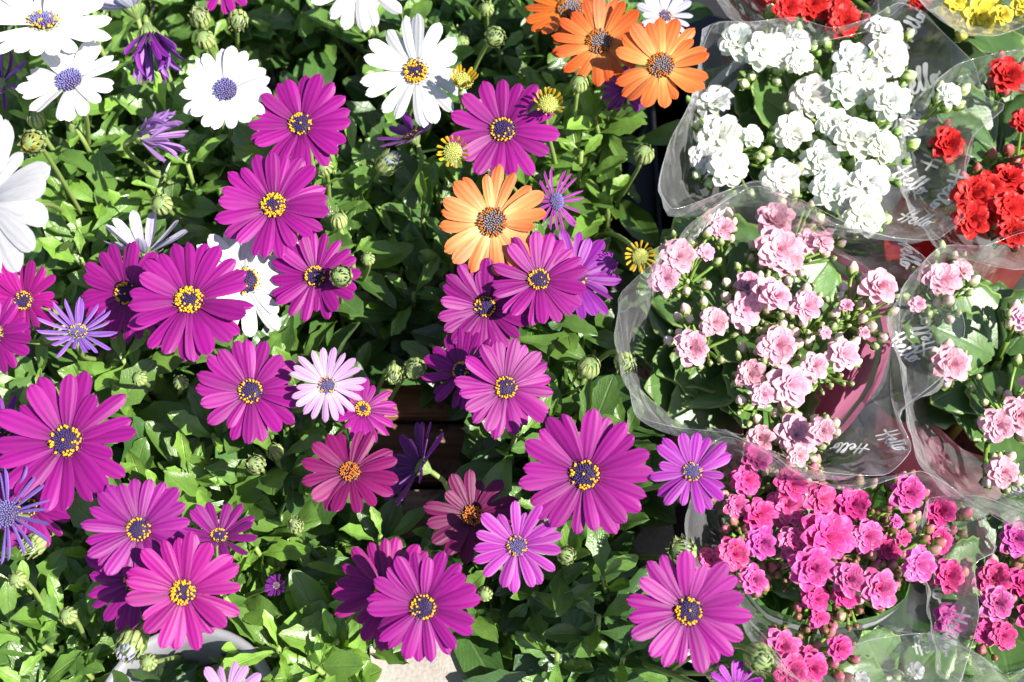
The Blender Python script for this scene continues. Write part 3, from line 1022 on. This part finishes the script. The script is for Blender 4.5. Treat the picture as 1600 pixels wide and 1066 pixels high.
# half-closed yellow ones
for (x, y, r, tx, ty, pt) in ((722, 128, 33, .25, .55, 68), (857, 163, 30, .05, .1, 56), (708, 237, 30, -.15, -.05, 52), (1000, 400, 26, .1, -.25, 22)):
    flower('y1', 'yellow', x, y, r, .318 if y < 240 else .285, tx, ty, 17, pt, 9, 'stub', 'green', wid=1.7 if pt < 60 else 1.25, inner=.50 if pt < 60 else .30, label='small half-closed yellow daisy' if y != 400 else 'yellow daisy losing its petals beside the wrapper')
# buds
for k, x, y, r, z, tx, ty, kd in (
        ('t2', 313, 30, 16, .28, 0, .4, 'greenish'), ('t2', 320, 63, 16, .28, 0, .2, None), ('t2', 372, 30, 16, .28, .2, -.8, 'greenish'),
        ('w1', 52, 222, 20, .34, .2, -.2, 'yellow'), ('w2', 253, 320, 17, .275, 0, .1, None), ('w3', 773, 58, 17, .275, .1, -.3, 'greenish'), ('w3', 604, 258, 18, .27, .7, .6, 'mauve_white'),
        ('p1', 507, 262, 14, .275, 0, .1, None), ('p1', 533, 432, 18, .292, .1, .1, 'greenish'), ('p1', 575, 405, 11, .27, 0, .2, None),
        ('p4', 648, 577, 19, .262, .1, -.2, 'greenish'), ('p4', 616, 582, 13, .262, 0, -.8, 'greenish'), ('p4', 400, 726, 16, .27, 0, .2, 'greenish'),
        ('p4', 462, 822, 13, .27, .1, .5, 'greenish'), ('p2', 218, 592, 12, .275, 0, .2, None), ('p2', 283, 598, 12, .27, .2, .3, None),
        ('b1', 107, 962, 14, .275, 0, .3, None), ('m1', 205, 1005, 22, .27, -.1, -.5, 'mauve_white'), ('m1', 232, 1035, 14, .265, .2, .3, None),
        ('b1', 28, 905, 14, .275, 0, .2, None), ('p5', 55, 850, 18, .265, -.3, -.3, 'greenish'), ('p6', 758, 928, 12, .26, 0, .1, None),
        ('p7', 885, 868, 15, .275, 0, .3, 'greenish'), ('p7', 1067, 862, 22, .275, -.3, .4, 'greenish'), ('p8', 1185, 1027, 24, .29, .3, -.2, 'greenish'),
        ('p8', 1120, 1050, 18, .27, .3, .3, 'greenish'), ('p3', 975, 565, 16, .285, .2, -.6, 'greenish'), ('p3', 920, 575, 18, .275, .2, .8, None),
        ('y1', 905, 132, 14, .29, .1, .4, None), ('y1', 1006, 242, 16, .275, .1, .4, None), ('t4', 760, 15, 12, .25, 0, .1, None),
        ('p5', 168, 735, 12, .265, 0, .1, None), ('p4', 435, 640, 12, .265, 0, .1, None)):
    bud(k, x, y, r, z, tx, ty, kd)

# ------------------------------------------------------------------ kalanchoe pieces


def floret_mesh(kind, seed, full=1.0):
    """a double floret of radius 1: four whorls of pointed petals"""
    rr = random.Random(seed)
    b = MB()
    for lay, (n, pit, L, w, r0, z0) in enumerate(((7, 5, 1.0, .74, .08, -.05), (7, 22, .90, .74, .07, .0), (6, 42, .76, .74, .05, .03), (5, 60, .60, .70, .03, .06), (4, 76, .46, .6, .02, .08))):
        for k in range(n):
            a = 2 * math.pi * (k + .5 * (lay % 2) + rr.uniform(-.18, .18)) / n
            LL = L * rr.uniform(.86, 1.08)
            p = pit * full + rr.uniform(-9, 9)
            cup = rr.uniform(.05, .22) + .1 * lay
            v, uv = [], []
            for t, kk in ((0, .35), (.35, .88), (.66, 1.0), (.88, .72), (1.0, .10)):
                for c in (-1, 0, 1):
                    hw = w * .5 * kk * LL
                    v.append((c * hw, t * LL, cup * t * t * LL * (.6 if lay < 2 else -.4) + abs(c) * hw * .45 - (.12 * LL * (t > .9) if lay < 2 else 0) + rr.uniform(-.015, .015)))
                    uv.append(((c + 1) / 2, t))
            Mx = Matrix.Rotation(a, 4, 'Z') @ Matrix.Translation((0, r0, z0)) @ Matrix.Rotation(R_(p), 4, 'X') @ Matrix.Rotation(rr.uniform(-.25, .25), 4, 'Y')
            b.add(v, grid(5, 3), uv, 0, Mx)
    v, f, uv = lathe([(.04, -.55), (.16, -.45), (.20, -.25), (.15, -.04)], 8, True)
    b.add(v, f, uv, 1)
    for k in range(5):
        a = 2 * math.pi * k / 5
        pv = []
        for r, z, kk in ((.16, -.42, 1), (.28, -.28, 1), (.42, -.12, .1)):
            for s in (-1, 0, 1):
                pv.append((r * math.cos(a) - s * .09 * kk * math.sin(a), r * math.sin(a) + s * .09 * kk * math.cos(a), z))
        b.add(pv, grid(3, 3), None, 1)
    return b.build('floret_' + kind, [FL[kind], M['kstem']])


def kbud_mesh(kind, seed):
    rr = random.Random(seed)
    b = MB()
    v, f, uv = lathe([(.16, -.85), (.38, -.6), (.52, -.15), (.52, .25), (.40, .6), (.20, .85), (.06, .95)], 10, True)
    b.add(v, f, uv, 0)
    for k in range(4):                                       # wrapped petal folds
        a0 = k * 1.57 + rr.uniform(-.2, .2)
        pv = []
        for i in range(5):
            q = i / 4
            r = (.57, .575, .52, .34, .10)[i]
            z = (-.2, .1, .38, .64, .86)[i]
            for s in (0, 1, 2):
                a = a0 + s * .42 + q * 1.1
                pv.append(((r + .03 * (s == 2)) * math.cos(a), (r + .03 * (s == 2)) * math.sin(a), z))
        b.add(pv, grid(5, 3), [(.5, .45 + .13 * i) for i in range(5) for _ in range(3)], 0)
    for k in range(4):
        a = k * 1.57 + .6
        pv = []
        for r, z, kk in ((.2, -.88, 1.2), (.50, -.5, 1.5), (.66, -.12, 1.0), (.86, .16, .1)):
            for s in (-1, 0, 1):
                pv.append((r * math.cos(a) - s * .26 * kk * math.sin(a), r * math.sin(a) + s * .26 * kk * math.cos(a), z))
        b.add(pv, grid(4, 3), None, 1)
    return b.build('bud_' + kind, [BUDM[kind], M['kstem']])


KF, KB = {}, {}
KP = {}


def kalanchoe(key, kind, cx, cy, florets, buds, label, zf=.265, rad=150, nleaf=19, spread=.9, zl=.205, big=(), leafcol=(.06, .135, .034), reach=62, budr=9.5, lean=.05):
    """florets: (x, y, r); buds: how many to scatter round each cluster"""
    if kind not in KF:
        KF[kind] = [floret_mesh(kind, 5 + i, (1.0 if i % 2 else .75) * (.8 if kind == 'white' else 1)) for i in range(5)]
        KB[kind] = [kbud_mesh(kind, i) for i in range(2)]
    c = P(cx, cy, .20)
    root = link('potted_kalanchoe_plant', None, Matrix.Translation((c.x, c.y, 0)))
    tag(root, label, 'kalanchoe', 'potted kalanchoe plants in clear wrappers')
    KP[key] = c
    pot_parts(root, c, .045, .09, M['pot_black'], 0)
    hub = Vector((c.x, c.y, .085))
    v, f, uv = tube([Vector((0, 0, .07)), Vector((.004, .002, .13)), Vector((0, 0, zl))], [.005, .0045, .003], 7)
    link('stem', mesh('stem', v, f, [M['kstem']], uv), Matrix.Translation((c.x, c.y, 0)), root)
    s = mpp(c)
    for i in range(nleaf):
        ring = i / nleaf
        a = i * 2.39996 + rnd(-.2, .2)
        L = rad * s * (1.12 - .42 * ring) * rnd(.88, 1.1)
        el = R_(20 + 16 * ring + rnd(-8, 8))
        L *= 1 + lean * math.cos(a - 2.9)
        d = Vector((math.cos(a) * math.cos(el), math.sin(a) * math.cos(el), math.sin(el)))
        p = Vector((c.x, c.y, zl - .035 + .05 * ring)) + Vector((d.x, d.y, 0)) * .008
        o = link('leaf', random.choice(KLEAF), Matrix.Translation(p) @ frame(d, Vector((0, 0, 1))) @ Matrix.Rotation(rnd(-.3, .3), 4, 'Y') @ Matrix.Scale(L, 4), root)
        g = rnd(.8, 1.25)
        o.color = (leafcol[0] * g, leafcol[1] * g, leafcol[2] * g, 1)
    for (bx, by, bz, x, y, z) in big:                        # the broad outer leaves one can pick out
        p, q = P(bx, by, bz), P(x, y, z)
        o = link('leaf', random.choice(KLEAF), Matrix.Translation(p) @ frame(q - p, VIEWN + RGT * .5) @ Matrix.Scale((q - p).length, 4), root)
        o.color = (leafcol[0] * .95, leafcol[1] * .95, leafcol[2] * .95, 1)
    # greedy clusters
    groups = []
    for f in florets:
        for gr in groups:
            mx = sum(q[0] for q in gr) / len(gr)
            my = sum(q[1] for q in gr) / len(gr)
            if (mx - f[0]) ** 2 + (my - f[1]) ** 2 < reach ** 2 and len(gr) < 9:
                gr.append(f)
                break
        else:
            groups.append([f])
    for gr in groups:
        mx = sum(q[0] for q in gr) / len(gr)
        my = sum(q[1] for q in gr) / len(gr)
        top = P(mx, my, zf - .004)
        joint = top - Vector((0, 0, .030)) + (Vector((c.x, c.y, 0)) - Vector((top.x, top.y, 0))) * .10
        things = []
        taken = [(q[0], q[1], q[2] * .8) for q in gr]
        for (x, y, r) in gr:
            p = P(x, y, zf + rnd(-.010, .010))
            out = (p - joint).normalized()
            n_ = (VIEWN * 1.1 + out * .9 + Vector((rnd(-.25, .25), rnd(-.25, .25), 0))).normalized()
            things.append(('floret', random.choice(KF[kind]), p, n_, r * mpp(p) * (1.1 if kind == 'white' else 1.14)))
        nb = int(buds * (0.6 + .25 * len(gr)))
        tries = 0
        ext = max([math.hypot(q[0] - mx, q[1] - my) + q[2] for q in gr]) + 4
        while nb > 0 and tries < 80:
            tries += 1
            a, q = rnd(0, 6.28), math.sqrt(random.random()) * ext
            x, y = mx + q * math.cos(a), my + q * math.sin(a)
            if any((x - X) ** 2 + (y - Y) ** 2 < (rr_ + 5) ** 2 for X, Y, rr_ in taken + [(f[0], f[1], f[2] * .8) for f in florets]):
                continue
            r = budr * random.choice((rnd(.45, .7), rnd(.75, 1.2), rnd(.8, 1.25)))
            taken.append((x, y, r * .8))
            p = P(x, y, zf - .014 + rnd(-.008, .006))
            out = (p - joint).normalized()
            things.append(('flower_bud', random.choice(KB[kind]), p, (out + Vector((0, -.1, .5))).normalized(), r * mpp(p) * 1.5))
            nb -= 1
        b = MB()
        o0 = Vector((top.x, top.y, 0))
        st = Vector((c.x + rnd(-.01, .01), c.y + rnd(-.01, .01), zl - .03))
        pts = bez(st, st + Vector((0, 0, .03)), joint - Vector((0, 0, .03)), joint, 7)
        v, f, uv = tube([q - o0 for q in pts], [.0026 - .0008 * k / 7 for k in range(8)], 6)
        b.add(v, f, uv)
        for (_, _, p, n_, r) in things:
            e = p - n_ * r * .5
            pp = bez(joint, joint + Vector((0, 0, .008)), e - n_ * .010, e, 4)
            v, f, uv = tube([q - o0 for q in pp], [.0013, .0012, .0011, .0011, .0012], 5)
            b.add(v, f, uv)
        cl = link('flower_cluster', b.build('cluster_stalks', [M['kstem']]), Matrix.Translation(o0), root)
        for (nm, dat, p, n_, r) in things:
            o = link(nm, dat, Matrix.Translation(p) @ zframe(n_) @ Matrix.Rotation(rnd(0, 6), 4, 'Z') @ Matrix.Scale(r, 4), cl)
            g = rnd(.88, 1.12)
            if nm == 'flower_bud' and r < 8.2e-4 * budr * .66:
                g *= .8
                o.color = (g * .72, g, g * .6, 1)
                continue
            if kind == 'hot' and random.random() < .4:
                o.color = (g * 1.04, g * rnd(1.4, 2.2), g * rnd(1.25, 1.6), 1)
                continue
            o.color = (g, g * (rnd(.7, 1.3) if kind == 'hot' else rnd(.95, 1.05)), g * rnd(.95, 1.08), 1)
    return root


HELLO = [
    [(.10, -.05), (.16, .45), (.22, 1.02)],
    [(.40, -.08), (.44, .45), (.52, 1.04)],
    [(-.14, .50), (.2, .47), (.60, .50)],
    [(.56, .22), (.70, .28), (.84, .42), (.82, .55), (.72, .50), (.67, .30), (.74, .10), (.88, .10), (1.02, .36), (1.16, .76), (1.19, .95), (1.11, .95),
     (1.05, .60), (1.07, .16), (1.17, .08), (1.30, .36), (1.44, .78), (1.47, .96), (1.39, .95), (1.33, .58), (1.35, .16), (1.46, .08), (1.58, .22),
     (1.64, .48), (1.55, .46), (1.52, .26), (1.61, .10), (1.74, .18), (1.76, .42), (1.66, .50), (1.82, .44), (1.98, .52)]]


def ribbon(pts, nrm, w):
    v, f = [], []
    for i, p in enumerate(pts):
        t = (pts[min(i + 1, len(pts) - 1)] - pts[max(0, i - 1)]).normalized()
        s = t.cross(nrm[i]).normalized()
        k = w * (.7 + .3 * abs(t.dot(UPV)))
        v += [p - s * k, p + s * k]
    for i in range(len(pts) - 1):
        f.append((2 * i, 2 * i + 1, 2 * i + 3, 2 * i + 2))
    return v, f


def sleeve(key, label, band_col, rim, edge, texts, zr=.30, ze=.215, seed=0, stripe='print_grey', wave=.006, flap=None):
    """clear florist's wrapper: base ring on the pot, printed band up to `edge`, clear film up to `rim` (x, y[, z])"""
    c = KP[key]
    rr = random.Random(seed)
    n = 120

    def loop(pts, z):
        w = [P(q[0], q[1], q[2] if len(q) > 2 else z) for q in pts]
        dense = catmull(w, 24, True)
        for i, q in enumerate(dense):                       # taut film: half-way to straight runs between its corners
            a_, b_ = w[i // 24], w[(i // 24 + 1) % len(w)]
            dense[i] = q.lerp(a_.lerp(b_, (i % 24) / 24), .5)
        out = []                                            # resample by length
        L = [0]
        for i in range(len(dense)):
            L.append(L[-1] + (dense[(i + 1) % len(dense)] - dense[i]).length)
        j = 0
        for k in range(n):
            s = L[-1] * k / n
            while L[j + 1] < s:
                j += 1
            out.append(dense[j].lerp(dense[(j + 1) % len(dense)], (s - L[j]) / max(1e-9, L[j + 1] - L[j])))
        return out
    ctr = Vector((c.x, c.y, 0))

    def from_angle(lp):                                     # start every loop at the same bearing
        best = min(range(n), key=lambda i: abs(math.atan2((lp[i] - ctr).y, (lp[i] - ctr).x) - 3.0))
        return lp[best:] + lp[:best]
    if flap:                                                # the slack side of the film lies over to the right
        rim = [(q[0], q[1], zr - (zr - flap[1]) * min(1, max(0, (q[0] - flap[0]) / 60))) for q in rim]
    top = from_angle(loop(rim, zr))
    mid = from_angle(loop(edge, ze))
    area = sum((mid[i] - ctr).x * (mid[(i + 1) % n] - ctr).y - (mid[(i + 1) % n] - ctr).x * (mid[i] - ctr).y for i in range(n))
    sg = 1 if area > 0 else -1
    a0 = math.atan2((mid[0] - ctr).y, (mid[0] - ctr).x)
    base = [ctr + Vector((.056 * math.cos(a0 + sg * 2 * math.pi * k / n), .056 * math.sin(a0 + sg * 2 * math.pi * k / n), .004)) for k in range(n)]
    root = link('florist_wrapper', None, Matrix.Translation(ctr))
    tag(root, label, 'flower wrapper', 'clear printed wrappers round the kalanchoes')
    ph = [rr.uniform(0, 6.28) for _ in range(4)]

    def surf(rows):
        v = []
        for q in rows:
            for k in range(n):
                if q <= .5:
                    t = q * 2
                    p = base[k].lerp(mid[k], t ** 3.2)
                    p.z = base[k].z + (mid[k].z - base[k].z) * t
                else:
                    t = (q - .5) * 2
                    p = mid[k].lerp(top[k], t)
                    o = (p - ctr)
                    o.z = 0
                    if o.length > 1e-6:
                        o.normalize()
                    an = 2 * math.pi * k / n
                    fold = wave * t * (math.sin(5 * an + ph[0]) + .7 * math.sin(9 * an + ph[1] + 2 * t) + .9 * abs(math.sin(11 * an + ph[2] - 1.5 * t))) * (1 - .75 * (t > .999))
                    p = p + o * fold * .6 - Vector((0, 0, .014 * math.sin(math.pi * t)))
                v.append(p - ctr)
        f = []
        for r in range(len(rows) - 1):
            for k in range(n):
                a, b = r * n + k, r * n + (k + 1) % n
                f.append((a, b, b + n, a + n) if sg > 0 else (a, a + n, b + n, b))
        return v, f
    I = Matrix.Translation(ctr)
    v, f = surf([0, .15, .28, .36, .41, .45, .475, .5])
    link('printed_band', mesh('printed_band', v, f, [band_mat('band_' + key, band_col)]), I, root)
    v, f = surf([.5, .56, .62, .70, .78, .86, .93, .97, 1.0])
    link('film', mesh('film', v, f, [M['film']]), I, root)
    bvh = BVHTree.FromPolygons([q + ctr for q in v], f)
    # heat-sealed rim of the film
    tp = [top[k] - ctr for k in range(n)] + [top[0] - ctr]
    tv, tf, tuv = tube(tp, .0002, 4, False)
    link('film_edge', mesh('film_edge', tv, tf, [M['film_edge']]), I, root)
    if stripe:
        lo, _ = surf([.455, .475])
        outv = []
        for k, p in enumerate(lo):
            o = Vector((p.x, p.y, 0))
            outv.append(p - o.normalized() * .0006)
        outv2 = [p + Vector((p.x, p.y, 0)).normalized() * .0012 for p in outv]
        _, f2 = surf([0, .5])
        link('printed_stripe', mesh('printed_stripe', outv + outv2, f2 + [tuple(i + 2 * n for i in q) for q in f2], [M[stripe]]), I, root)
    for (x, y, ang, hgt) in texts:
        d = (FWD + RGT * ((x - 800) * K) - UPV * ((y - 533) * K)).normalized()
        hit, nn, _, _ = bvh.ray_cast(CAM, d)
        if hit is None:
            continue
        if nn.dot(d) > 0:
            nn = -nn
        ca, sa = math.cos(R_(ang)), math.sin(R_(ang))
        X = RGT * ca + UPV * sa
        X = (X - nn * X.dot(nn)).normalized()
        Y = nn.cross(X)
        h = hgt * 1.25 * mpp(hit)
        b = MB()
        for st in HELLO:
            pp = catmull([Vector((q[0] - .9, q[1] - .4, 0)) for q in st], 5)
            pts, nr = [], []
            for q in pp:
                w = hit + X * (q.x * h) + Y * (q.y * h)
                lo, ln, _, _ = bvh.find_nearest(w)
                if ln.dot(nn) < 0:
                    ln = -ln
                pts.append(lo + ln * .0006 - ctr)
                nr.append(ln)
            vv, ff = ribbon(pts, nr, h * .062)
            b.add(vv, ff)
        link('lettering', b.build('hello_lettering', [M['print_white']], False), I, root)


M['film_edge'] = film_mat('film_edge', 0.22)

kalanchoe('k1', 'white', 1255, 205, [
    (1153, 68, 29), (1190, 80, 27), (1117, 162, 29), (1124, 216, 34), (1100, 247, 22), (1138, 263, 29), (1175, 213, 18), (1213, 81, 25), (1247, 68, 20), (1250, 97, 19),
    (1382, 50, 26), (1386, 88, 30), (1328, 95, 28), (1355, 125, 28), (1268, 152, 34), (1318, 142, 27), (1389, 159, 30), (1240, 206, 30), (1281, 250, 30), (1335, 215, 34),
    (1379, 230, 27), (1220, 280, 31), (1301, 297, 31), (1358, 282, 29), (1348, 338, 33), (1328, 314, 22), (1484, 149, 18), (1300, 190, 22)],
    6, 'white double-flowered kalanchoe in a clear wrapper', rad=165, leafcol=(.075, .16, .03), zf=.272)
kalanchoe('k2', 'pink', 1200, 525, [
    (1058, 402, 28), (1038, 435, 22), (1102, 395, 14), (1128, 357, 18), (1210, 345, 28), (1215, 390, 33), (1260, 378, 18), (1285, 377, 17), (1227, 407, 25), (1114, 504, 23),
    (1080, 543, 25), (1161, 485, 25), (1168, 448, 21), (1195, 455, 23), (1172, 585, 22), (1192, 617, 17), (1188, 685, 20), (1212, 463, 22), (1259, 478, 23), (1372, 448, 27),
    (1213, 540, 29), (1316, 553, 24), (1271, 573, 20), (1232, 602, 31), (1242, 681, 29), (1284, 674, 19), (1247, 712, 16), (1322, 478, 10), (1350, 520, 9), (1290, 520, 9)],
    12, 'pale pink double-flowered kalanchoe in a pink-based clear wrapper', rad=195, nleaf=22, big=((1150, 555, .185, 998, 520, .226), (1150, 580, .185, 996, 606, .222), (1160, 570, .20, 1034, 556, .236), (1165, 530, .19, 1062, 452, .23), (1170, 600, .19, 1076, 652, .226)), lean=.30, budr=8.2, leafcol=(.085, .18, .042), zf=.275)
kalanchoe('k3', 'hot', 1290, 865, [
    (1227, 790, 29), (1237, 757, 23), (1281, 780, 27), (1332, 790, 27), (1416, 770, 25), (1240, 851, 27), (1291, 838, 37), (1352, 838, 26), (1267, 888, 31), (1325, 905, 25),
    (1386, 858, 19), (1433, 882, 27), (1372, 919, 28), (1321, 930, 19), (1274, 936, 21), (1279, 966, 15), (1311, 1013, 19), (1267, 1044, 23), (1220, 1010, 26), (1234, 1047, 26),
    (1261, 1027, 18), (1165, 750, 23), (1182, 716, 20), (1185, 804, 23), (1189, 848, 23), (1145, 865, 25), (1111, 875, 18), (1177, 905, 20), (1150, 790, 18), (1410, 840, 12), (1400, 815, 10)],
    13, 'hot pink double-flowered kalanchoe in a green-based clear wrapper', rad=125, zf=.272, lean=.42, budr=8.5, leafcol=(.055, .125, .03))
kalanchoe('k4', 'red', 1560, 255, [
    (1573, 118, 25), (1600, 189, 18), (1575, 279, 24), (1575, 326, 27), (1520, 305, 28), (1545, 290, 20), (1517, 342, 26), (1480, 226, 24), (1580, 365, 22), (1540, 335, 20),
    (1612, 300, 22), (1620, 240, 22)], 6, 'red kalanchoe at the right edge beside the white one', rad=150, zf=.258)
kalanchoe('k5', 'red', 1275, -65, [(1230, 12, 19), (1268, 8, 26), (1311, 20, 22), (1318, 36, 24), (1250, -20, 24), (1300, -25, 24), (1435, 2, 15), (1200, -20, 20)],
    6, 'red kalanchoe at the top edge above the white one', zf=.262, nleaf=10)
kalanchoe('k6', 'yellow', 1530, -20, [(1530, 24, 27), (1566, 24, 15), (1493, 3, 16), (1600, 4, 18), (1545, -10, 24), (1510, -30, 22)],
    5, 'yellow kalanchoe in the top right corner', zf=.268, nleaf=10)
kalanchoe('k7', 'pink', 1555, 575, [
    (1470, 438, 27), (1502, 422, 18), (1433, 475, 12), (1484, 570, 26), (1558, 664, 23), (1590, 650, 26), (1565, 738, 24), (1597, 498, 18), (1620, 600, 24)],
    13, 'pale pink kalanchoe full of buds at the right edge', zf=.262, rad=165, leafcol=(.07, .15, .035), reach=75)
kalanchoe('k8', 'hot', 1560, 905, [
    (1585, 841, 24), (1551, 905, 26), (1555, 942, 24), (1541, 986, 21), (1565, 993, 22), (1595, 912, 22), (1467, 800, 23), (1463, 845, 21), (1480, 900, 23), (1487, 970, 25), (1610, 960, 24)],
    7, 'hot pink kalanchoe at the lower right edge', zf=.245, rad=140)
kalanchoe('k9', 'white', 1400, 1090, [(1430, 1048, 14), (1345, 1062, 12), (1400, 1085, 20), (1460, 1090, 18)],
    12, 'white budding kalanchoe at the bottom edge under clear film', zf=.225, rad=130, leafcol=(.08, .17, .035))


def ell(cx, cy, rx, ry, n=12, z=None, ph=0):
    return [(cx + rx * math.cos(2 * math.pi * k / n + ph), cy + ry * math.sin(2 * math.pi * k / n + ph)) + ((z,) if z else ()) for k in range(n)]


sleeve('k1', 'clear film wrapper lettered in white round the white kalanchoe', (.55, .57, .60),
       [(1030, 290), (1045, 225), (1078, 160), (1098, 75), (1118, 36), (1180, 34), (1240, 27), (1300, 44), (1355, 30), (1405, 4), (1440, 20), (1485, 62), (1522, 100), (1538, 150), (1572, 166), (1520, 212), (1507, 262),
        (1513, 330), (1465, 374), (1395, 371), (1330, 352), (1250, 312), (1185, 283), (1130, 300), (1052, 328)],
       ell(1245, 195, 158, 130), [(1432, 132, 10, 34), (1470, 235, 60, 30), (1482, 300, -118, 32), (1424, 285, -55, 28), (1432, 345, -50, 28), (1225, 52, 18, 22), (1425, 45, 50, 26), (1095, 345, 28, 26), (1422, 200, 70, 26)], seed=1, zr=.298, ze=.235, flap=(1370, .272))
sleeve('k2', 'clear film wrapper with a pink printed base round the pale pink kalanchoe', (.80, .26, .46),
       [(966, 468), (990, 438), (1050, 386), (1105, 332), (1180, 290), (1250, 318), (1310, 352), (1400, 373), (1445, 402), (1496, 470), (1508, 520), (1470, 590), (1405, 645), (1425, 700), (1385, 742),
        (1290, 738), (1200, 702), (1130, 676), (1050, 667), (992, 645), (977, 560)],
       [(1006, 478, .19), (1062, 418, .19), (1130, 378, .20), (1220, 360), (1310, 388), (1372, 432), (1396, 515), (1375, 600), (1305, 688), (1210, 690, .22), (1100, 664, .20), (1032, 632, .19), (1002, 560, .185)],
       [(1108, 345, 25, 28), (1420, 395, -105, 28), (1412, 545, -60, 28), (1446, 525, 112, 28), (1396, 690, -80, 30), (1328, 700, 140, 24)], zr=.305, ze=.24, seed=2, flap=(1360, .268))
sleeve('k3', 'clear film wrapper with a green printed base round the hot pink kalanchoe', (.16, .46, .07),
       [(1078, 800), (1088, 720), (1130, 682), (1185, 700), (1250, 745), (1330, 768), (1395, 748), (1440, 736), (1492, 765), (1532, 808), (1556, 860), (1522, 882), (1530, 960), (1512, 1030), (1490, 1080), (1380, 1095),
        (1260, 1075), (1200, 1000), (1150, 950), (1092, 905), (1072, 850)],
       [(1140, 800), (1180, 740), (1290, 730), (1390, 760), (1425, 850), (1418, 930), (1370, 962), (1290, 975), (1200, 950), (1150, 880)],
       [(1140, 805, 48, 28), (1470, 905, -70, 30), (1487, 985, -72, 32), (1450, 1010, 5, 28), (1472, 800, -60, 24)], zr=.298, ze=.23, seed=3, flap=(1400, .262))
sleeve('k4', 'clear film wrapper round the red kalanchoe at the right edge', (.5, .05, .05), ell(1590, 250, 190, 172, z=.262), ell(1590, 250, 130, 120), [], zr=.262, ze=.18, seed=4)
sleeve('k5', 'clear film wrapper round the red kalanchoe at the top edge', (.5, .05, .05), ell(1270, -60, 170, 125), ell(1270, -60, 130, 95), [(1200, 40, 20, 26)], zr=.27, ze=.18, seed=5)
sleeve('k6', 'clear film wrapper round the yellow kalanchoe in the corner', (.08, .16, .06), [(1400, -60), (1450, 15), (1500, 50), (1560, 55), (1620, 30), (1700, -60), (1560, -150)], ell(1550, -60, 100, 80), [(1482, 40, -40, 26), (1560, 58, 10, 22)], zr=.285, ze=.18, seed=6)
sleeve('k7', 'clear film wrapper round the budding pale pink kalanchoe', (.75, .35, .45),
       [(1405, 560), (1410, 450), (1470, 385), (1540, 384), (1610, 362), (1700, 420), (1720, 600), (1690, 780), (1600, 828), (1555, 808), (1490, 765), (1430, 705)],
       ell(1570, 590, 130, 130), [(1590, 765, 30, 28)], zr=.27, ze=.185, seed=7)
sleeve('k8', 'clear film wrapper round the hot pink kalanchoe at the lower right', (.3, .5, .15),
       [(1440, 860), (1450, 780), (1530, 775), (1600, 800), (1700, 830), (1720, 960), (1660, 1060), (1560, 1085), (1470, 1040)], ell(1575, 920, 110, 100), [(1560, 1045, -20, 32), (1590, 1000, 20, 26)], zr=.25, ze=.175, seed=8)
sleeve('k9', 'clear film wrapper round the budding white kalanchoe at the bottom', (.55, .57, .60), [(1240, 1090), (1280, 1030), (1360, 1000), (1450, 990), (1540, 1030), (1580, 1100), (1540, 1180), (1400, 1220), (1280, 1170)],
       ell(1410, 1100, 120, 80), [(1385, 1045, 8, 26), (1500, 1050, -30, 26)], zr=.245, ze=.17, seed=9)
